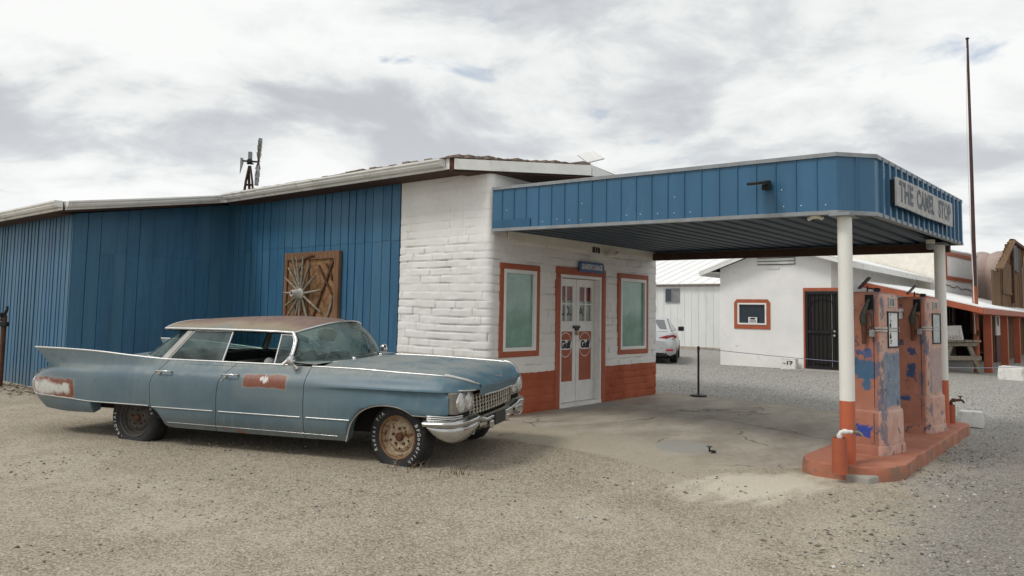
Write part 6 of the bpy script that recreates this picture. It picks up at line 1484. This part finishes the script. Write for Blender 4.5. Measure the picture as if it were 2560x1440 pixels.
mb = MB(); mb.box((.05, -.44, 0), (.08, .44, 2.15)); mb.build('door_panel', basic('dark_brown_door', (.018, .014, .012, 1), .6), dd)
mb = MB()
for (y0, y1, z0, z1) in ((-.46, -.39, 0, 2.18), (.39, .46, 0, 2.18), (-.39, .39, 2.10, 2.18), (-.39, .39, 0, .08), (-.39, .39, 1.0, 1.08)): mb.box((.0, y0, z0), (.04, y1, z1))
for k in range(7): y = -.33 + k * .11; mb.box((.01, y - .008, .08), (.03, y + .008, 2.1))
mb.tube([(.01, y, 1.72 + .25 * math.sqrt(max(0, 1 - (y / .39) ** 2))) for y in np.linspace(-.39, .39, 17)], .014, 6); mb.tube([(.01, y, .42 - .25 * math.sqrt(max(0, 1 - (y / .39) ** 2))) for y in np.linspace(-.39, .39, 17)], .014, 6); mb.build('grille', MAT['black'], dd)
mb = MB(); mb.lathe([(.03, 0), (.03, .05), (.01, .055)], 12, Matrix.Translation((0, -.34, .95)) @ Matrix.Rotation(R_(-90), 4, 'Y')); mb.lathe([(.03, 0), (.03, .03)], 12, Matrix.Translation((0, -.34, 1.07)) @ Matrix.Rotation(R_(-90), 4, 'Y')); mb.build('knob', MAT['steel'], dd)
mb = MB(); mb.box((-.02, .46, -.04), (.06, .51, 2.28)); mb.box((-.02, -.50, 2.185), (.06, .46, 2.28)); mb.box((-.02, -.51, -.04), (.06, -.461, 2.184)); mb.build('casing', MAT['orange'], dd, bevel=.01)
mb = MB(); mb.box((-.55, -1.2, -.12), (.0, .72, 0.0)); mb.build('step', MAT['concrete'], dd, bevel=.02)

# ------------------------------------------------------------------ ribbed white shed farther back
sh = bthing('white_shed', 'long white ribbed metal shed with a broad white roof behind the silver car', 'shed', 22.8, 10.0, 0)
mb = MB(); P = []; y = -4.2
while y < 8:
    for (o, h) in ((0, 0), (.27, 0), (.285, .022), (.305, .022), (.32, 0)): P.append([(-h, y + o, .10), (-h, y + o, 2.74)])
    y += .34
mb.grid(P, flip=True); mb.build('wall', MAT['white_metal'], sh)
mb = MB(); mb.box((-.03, -4.2, 2.74), (.05, 8.1, 2.86)); mb.box((-.02, -4.2, -.05), (.05, 8.1, .10)); mb.build('edge_trim', basic('pale_rusty_trim', (.42, .36, .31, 1), .7, var=.2, dirt=(.30, .13, .08, 1), dirt_amt=.4), sh)
mb = MB(); slab(mb, [(-.25, 8.3, 2.87), (-.25, -4.4, 2.87), (7.5, -4.4, 5.0), (7.5, 8.3, 5.0)], .03)
for k in range(22): mb.beam((-.25, 8 - k * .55, 2.885), (7.5, 8 - k * .55, 5.015), .03, .02)
mb.build('roof', MAT['white_roof'], sh)
sw_ = bpy.data.objects.new('window', None); COL.objects.link(sw_); sw_.parent = sh; sw_.location = (-.02, -.95, 2.03)
mb = MB(); 
for (y0, y1, z0, z1) in ((-.35, -.31, 0, .64), (.31, .35, 0, .64), (-.31, .31, 0, .04), (-.31, .31, .60, .64), (-.02, .02, .04, .60)): mb.box((-.04, y0, z0), (.0, y1, z1))
mb.build('frame', MAT['trimgrey'], sw_); mb = MB(); mb.box((-.022, .02, .04), (-.012, .31, .6)); mb.build('pane', MAT['darkpane'], sw_); mb = MB(); mb.box((-.022, -.31, .04), (-.012, -.02, .6)); mb.build('pane', basic('grey_pane', (.22, .23, .23, 1), .3), sw_)

# ------------------------------------------------------------------ old storefront on the right
SA, SB = 24.6, -1.45
st = bthing('storefront', 'white parapet storefront with an empty orange sign frame above a porch', 'shop', SA, SB, 0)
mb = MB(); H0, H1, L_ = 4.14, 4.42, 7.8
def quad(x0, x1, z0, z1a, z1b=None): mb.add([(x0, 0, z0), (x1, 0, z0), (x1, 0, z1a if z1b is None else z1b), (x0, 0, z1a)], [(0, 1, 2, 3)])
quad(0, L_, 2.3, H0, H1)
for (x0, x1, z0, z1) in ((0, .25, 0, 2.3), (.25, 1.35, 0, .95), (1.35, 1.8, 0, 2.3), (3.0, 5.4, 0, 2.3), (5.4, 6.2, 0, .9), (6.2, L_, 0, 2.3)): quad(x0, x1, z0, z1)
mb.add([(L_, 0, 0), (L_, 6, 0), (L_, 6, H1), (L_, 0, H1)], [(0, 1, 2, 3)]); mb.add([(0, 6, 0), (L_, 6, 0), (L_, 6, H1), (0, 6, H0)], [(0, 1, 2, 3)]); mb.build('front_wall', MAT['stucco'], st)
mb = MB(); mb.box((-.03, .0, 0), (0.03, 6.2, H0 + .03)); mb.build('side_wall', MAT['cream'], st)
mb = MB(); mb.beam((-.04, .05, H0 + .02), (L_ + .03, .05, H1 + .02), .18, .06); mb.add([(0, .14, H0), (L_, .14, H1), (L_, 6, H1), (0, 6, H0)], [(0, 1, 2, 3)]); mb.build('coping', MAT['white'], st)
mb = MB(); d0 = -.03
mb.beam((.15, d0, 4.02), (7.2, d0, 4.24), .03, .14); mb.beam((.15, d0, 3.08), (7.2, d0, 3.20), .03, .15); mb.box((.14, d0 - .014, 3.15), (.26, d0 + .016, 4.02)); mb.box((7.1, d0 - .014, 3.2), (7.21, d0 + .016, 4.2)); mb.build('sign_frame', MAT['orange'], st)
mb = MB(); rr_ = random.Random(2); mb.tube([(x, -.012, 2.78 + .03 * math.sin(x * 3) + rr_.uniform(-.02, .02)) for x in np.linspace(.1, 7.6, 50)], .014, 5); mb.build('plaster_crack', MAT['rust'], st)
wn = bpy.data.objects.new('window', None); COL.objects.link(wn); wn.parent = st
mb = MB(); mb.box((.25, .05, .95), (1.35, .07, 2.3)); mb.build('pane', basic('reflecting_shop_pane', (.05, .075, .07, 1), .05, spec=.8), wn); mb = MB(); mb.box((1.35, -.02, .90), (1.6, .02, 2.3)); mb.box((.2, -.02, .88), (1.35, .04, .95)); mb.build('frame', MAT['white'], wn)
mb = MB(); mb.box((1.8, -.03, 0), (2.1, .03, 2.3)); mb.build('orange_jamb', MAT['orange'], st)
mb = MB(); mb.box((2.1, .10, 0), (3.0, .16, 2.25)); mb.build('dark_door', MAT['black'], st); mb = MB(); mb.box((3.0, -.03, 0), (3.2, .03, 2.3)); mb.build('purple_jamb', basic('purple_jamb', (.16, .03, .07, 1), .6), st)
mb = MB(); mb.box((5.4, .02, .9), (6.2, .06, 2.25)); mb.build('dark_window', MAT['darkpane'], st); mb = MB(); mb.box((5.2, -.02, .82), (6.4, .03, .9)); mb.build('sill', MAT['orange'], st)
# porch
po = bthing('porch', 'white roofed porch with orange fascia and square orange posts', 'porch', 15.0, -3.7, 0)
mb = MB(); slab(mb, [(-.1, -.25, 1.84), (19, -.25, 1.80), (19, 2.2, 2.50), (9.6, 2.25, 2.53), (9.6, 2.7, 2.62), (-.1, 2.7, 2.56)], .03); mb.build('roof', MAT['white_roof'], po)
mb = MB(); mb.beam((-.1, -.24, 1.73), (19, -.24, 1.69), .04, .15); mb.beam((-.09, -.25, 1.73), (-.09, 2.7, 2.44), .04, .15); mb.beam((0, -.05, 1.68), (19, -.05, 1.64), .09, .08); mb.build('fascia', MAT['orange'], po)
for x in (2.35, 5.9, 9.2, 12.6):
    mb = MB(); mb.box((x - .10, -.12, -.05), (x + .10, .08, 1.65)); mb.build('post', MAT['orange'], po, bevel=.01)
# arched hall behind the storefront: deep ribs run up its face and over the top
bn = bthing('arched_hall', 'pinkish hall of deep arched metal ribs rising behind the storefront', 'hall', 33.2, -1.6, 0)
mb = MB(); P = []
for y in np.linspace(-2.3, 3.7, 129):
    r = .15 * abs(math.sin(math.pi * (y + 2.3) / .75)) ** .8; row = []
    for t in np.linspace(0, 1, 20):
        q_ = max(0.0, (t - .5) / .5); a = q_ * math.pi / 2; row.append((2.2 * (1 - math.cos(a)) - r * math.cos(a), y, 3.7 * min(1, t / .5) + 1.0 * math.sin(a) + r * math.sin(a)))
    P.append(row)
mb.grid(P)
for k in (0, -1): mb.add([tuple(p) for p in P[k]] + [(2.2, P[k][0][1], 0)], [tuple(range(21))])
mb.build('shell', MAT['pinkmetal'], bn, smooth=50)
mb = MB(); mb.tube([(-.20, -.42, z) for z in np.linspace(.2, 3.2, 10)], [.14, .14, .13, .12, .12, .13, .12, .10, .08, .03], 8, flat=.6); mb.build('red_stripe', basic('dull_red_paint', (.17, .045, .04, 1), .7, var=.2), bn)
# wooden barn front
bf = bthing('barn_front', 'tall weathered brown plank barn front at the right edge', 'barn', 25.6, -3.05, 0)
mb = MB(); rng2 = random.Random(9); x = 0
def bt(x): return 3.75 + 1.0 * sst((x + .2) / 3.4) if x < 3.6 else 4.75
while x < 11:
    w = rng2.uniform(.18, .36); z1 = bt(x + w / 2) + rng2.uniform(-.06, .04); o = rng2.uniform(0, .03)
    mb.box((x, -o - .03, rng2.uniform(-.03, .05)), (x + w - .012, -o, z1)); x += w
mb.build('planks', MAT['barnwood'], bf)
mb = MB(); mb.box((0, .0, 0), (11, .05, 3.6)); mb.build('backing', MAT['darkhole'], bf)
mb = MB(); mb.beam((-1.4, -.2, 3.35), (.2, -.14, 3.72), .25, .05); mb.beam((.2, -.14, 3.72), (3.4, -.14, 4.80), .25, .05); mb.build('eave_board', MAT['barnwood'], bf)
mb = MB(); mb.box((.5, -.09, 2.6), (3.1, -.045, 3.75)); mb.box((.4, -.10, 2.52), (3.2, -.045, 2.6)); mb.build('loft_door', MAT['barnwood'], bf)
mb = MB(); mb.box((3.3, -.16, 2.2), (3.7, -.05, 4.85)); mb.build('corner_post', MAT['rust'], bf); mb = MB(); mb.beam((3.5, -.1, 4.8), (11, -.1, 4.77), .16, .12); mb.build('top_beam', MAT['rust'], bf)
mb = MB(); mb.box((3.8, -.12, 3.6), (4.6, -.06, 4.65)); mb.build('blue_board', basic('faded_blue_board', (.13, .17, .20, 1), .8, var=.2), bf); mb = MB(); mb.box((4.7, -.12, 3.55), (5.4, -.06, 4.6)); mb.build('blue_board', basic('faded_blue_board_darker', (.10, .14, .17, 1), .8, var=.2), bf)
mb = MB(); mb.box((-1.7, -.10, .95), (-.5, -.05, 2.0)); pn = mb.build('white_cabinet', MAT['white'], bf, bevel=.01); mb = MB(); mb.tube([(-1.4, -.115, 1.3), (-1.46, -.12, 1.5), (-1.38, -.115, 1.6)], .02, 6); mb.build('hose_loop', MAT['black'], pn)
mb = MB(); mb.box((-1.75, -.09, 0), (-.5, -.04, .95)); mb.build('lower_panel', basic('maroon_panel', (.10, .025, .025, 1), .7, var=.3), bf); mb = MB(); mb.box((-1.9, -.04, 0), (0, .0, 3.3)); mb.build('side_planks', MAT['barnwood'], bf)

# ------------------------------------------------------------------ flagpole, table, leaning sign
fb = onz = None
d = _f + _xr * ((2443 - 1280) / FPX) + _ur * ((641 - 932) / FPX); t = -CAM_H / d.z; fb = Vector((0, 0, CAM_H)) + d * t
fp = thing('flagpole', 'tall thin flagpole, orange below and dark maroon above, beside the porch', 'flagpole', (fb.x, fb.y, 0))
mb = MB(); mb.tube([(0, 0, -.1), (0, 0, 1.0), (0, 0, 2.45)], [.082, .078, .070], 14); mb.build('lower_pole', basic('orange_rusty_pole', (.30, .085, .035, 1), .6, var=.25, scale=4, dirt=(.14, .05, .03, 1), dirt_amt=.5), fp, smooth=40)
mb = MB(); mb.tube([(0, 0, 2.45), (0, 0, 5.5), (-.02, 0, 9.68)], [.060, .046, .030], 14); mb.lathe([(.0, 9.66), (.05, 9.69), (.05, 9.72), (.0, 9.75)], 12, Matrix.Translation((-.02, 0, 0))); mb.build('upper_pole', basic('dark_maroon_pole', (.062, .026, .024, 1), .5, var=.25), fp, smooth=40)
mb = MB(); mb.tube([(-.07, -.03, 9.4), (-.15, -.06, 6.5), (-.12, -.06, 4.2), (-.10, -.1, 2.6), (-.09, -.10, 1.1)], .010, 5); mb.build('halyard', MAT['pvc'], fp, smooth=60)
mb = MB(); mb.box((-.02, -.14, 1.05), (.02, -.08, 1.2)); mb.build('cleat', MAT['rust'], fp)
tb = bthing('sawhorse_table', 'weathered grey wooden A-frame table end by the porch posts', 'table', 16.2, -3.2, 0); tb.scale = (1.2, 1.2, 1.2)
Mx = Matrix.Rotation(R_(-40), 4, 'Z')
def bar(n, p, q, w, h, mat=MAT['wood']): mb = MB(); mb.beam(tuple(Mx @ Vector(p)), tuple(Mx @ Vector(q)), w, h); mb.build(n, mat, tb, bevel=.006)
for s in (-1, 1):
    bar('leg', (s * .52 - .0, .0, 0), (s * .22, .0, .70), .05, .10); bar('leg', (s * .52, 1.35, 0), (s * .22, 1.35, .70), .05, .10)
bar('crossbar', (-.52, -.03, .36), (.52, -.03, .36), .05, .10); bar('crossbar', (-.5, 1.38, .36), (.5, 1.38, .36), .05, .10); bar('crossbar', (-.42, -.03, .68), (.42, -.03, .68), .05, .09)
for k in range(4): bar('top_plank', (-.34 + k * .225, -.15, .755), (-.34 + k * .225, 1.55, .755), .205, .045)
ls = bthing('hand_painted_sign', 'white board with worn red script leaning on the table by the porch', 'sign', 16.25, -2.95, .90, R_(-38))
mb = MB(); mb.box((-.52, -.012, 0), (.46, .012, .42), 0, Matrix.Rotation(R_(-10), 4, 'X') @ Matrix.Rotation(R_(-2), 4, 'Y')); mb.build('board', MAT['signwhite'] if False else MAT['white'], ls)
mb = MB(); rr_ = random.Random(6); M = Matrix.Rotation(R_(-10), 4, 'X')
for k in range(15):
    x = -.44 + k * .058; h = (.28 if k in (0, 13) else .24 if k in (1, ) else rr_.uniform(.07, .13)); sl = .05
    mb.beam(tuple(M @ Vector((x, -.016, .05))), tuple(M @ Vector((x + sl * h * 3, -.016, .05 + h))), .004, .016)
    if k % 2: mb.beam(tuple(M @ Vector((x, -.0165, .06))), tuple(M @ Vector((x + .06, -.0165, .09))), .004, .012)
mb.build('script', MAT['redscript'], ls)

# ------------------------------------------------------------------ silver car seen from behind
sv = thing('silver_car', 'modern silver sedan seen from behind, half hidden by the white brick corner', 'car', (4.18, 23.2, 0), R_(76))
SIL = basic('silver_car_paint', (.50, .51, .52, 1), .28, .35, var=.04, spec=.6)
# local x forward, rear bumper at x=-.3
mb = MB(); secs = [(-.30, .62, .34, .70, .62), (-.26, .80, .28, .78, .72), (-.12, .88, .24, .96, .74), (.15, .905, .22, .985, .72), (.9, .91, .22, .97, .72), (2.2, .91, .22, .95, .74), (3.3, .90, .22, .90, .76), (4.0, .84, .26, .78, .74), (4.25, .66, .32, .62, .55)]
P = []
for (x, hw, zb, zt, dk) in secs:
    half = [(hw * .80, zb), (hw * .96, zb + .08), (hw, zb + (zt - zb) * .42), (hw * .985, zb + (zt - zb) * .72), (hw * .93, zt - .04), (hw * dk, zt), (0, zt + .012)]
    P.append([(x, -y, z) for y, z in half] + [(x, y, z) for y, z in half[-2::-1]])
mb.grid(P); 
for e in (0, -1): mb.add(P[e], [tuple(range(len(P[e])))])
body = mb.build('body', SIL, sv, smooth=50)
mb = MB(); P = []
for (x, hw, z) in ((.02, .74, .98), (.75, .58, 1.36), (1.15, .565, 1.41), (2.0, .56, 1.40), (2.9, .74, .96)):
    P.append([(x, -hw - .10 * (z < 1), .94), (x, -hw, z - .03), (x, -hw * .85, z), (x, 0, z + .02), (x, hw * .85, z), (x, hw, z - .03), (x, hw + .10 * (z < 1), .94)])
mb.grid(P); mb.build('roof', SIL, sv, smooth=45)
mb = MB(); mb.add([(.13, -.60, 1.045), (.13, .60, 1.045), (.655, .50, 1.325), (.655, -.50, 1.325)], [(0, 1, 2, 3)]); mb.build('rear_window', basic('smoked_rear_window', (.11, .115, .125, 1), .12, spec=.7), sv)
for s in (-1, 1):
    mb = MB(); mb.add([(.35, s * .735, 1.0), (2.5, s * .775, 1.0), (2.0, s * .605, 1.33), (.95, s * .61, 1.34)], [(0, 1, 2, 3)]); mb.build('side_window', MAT['darkpane'], sv)
    tl = MB(); tl.add([(-.262, s * .36, .785), (-.255, s * .62, .76), (-.225, s * .80, .755), (-.09, s * .905, .80), (-.05, s * .905, .86), (-.20, s * .80, .885), (-.245, s * .60, .865)], [tuple(range(7))]); tl.v = [(x - .012, y * 1.0, z) for x, y, z in tl.v]; tl.build('tail_light', basic('red_tail_light', (.32, .012, .016, 1), .2, var=.3, spec=.7), sv)
    mb = MB(); mb.box((-.305, s * .70 - .11, .40), (-.27, s * .70 + .11, .45)); mb.build('reflector', MAT['red'], sv)
    mb = MB(); mb.box((1.95, s * .98 - .10, .96), (2.10, s * .98 + .09, 1.11)); mb.build('mirror', MAT['black'], sv, bevel=.03)
    for x in (.62, 3.30):
        mb = MB(); M = Matrix.Translation((x, s * .79, .325)) @ Matrix.Rotation(R_(90), 4, 'X'); mb.lathe([(.20, -.10), (.30, -.115), (.325, -.08), (.325, .08), (.30, .115), (.20, .10)], 36, M); mb.build('wheel', MAT['black'], sv, smooth=35)
mb = MB(); mb.box((-.285, -.62, .22), (-.05, .62, .40)); mb.build('lower_valance', MAT['black'], sv, bevel=.03)
mb = MB(); mb.box((-.10, -.60, .965), (.06, .60, .99)); mb.build('spoiler', SIL, sv, bevel=.01)
mb = MB(); mb.box((.0, -.78, .16), (3.9, .78, .30)); mb.build('underbody', MAT['darkhole'], sv)
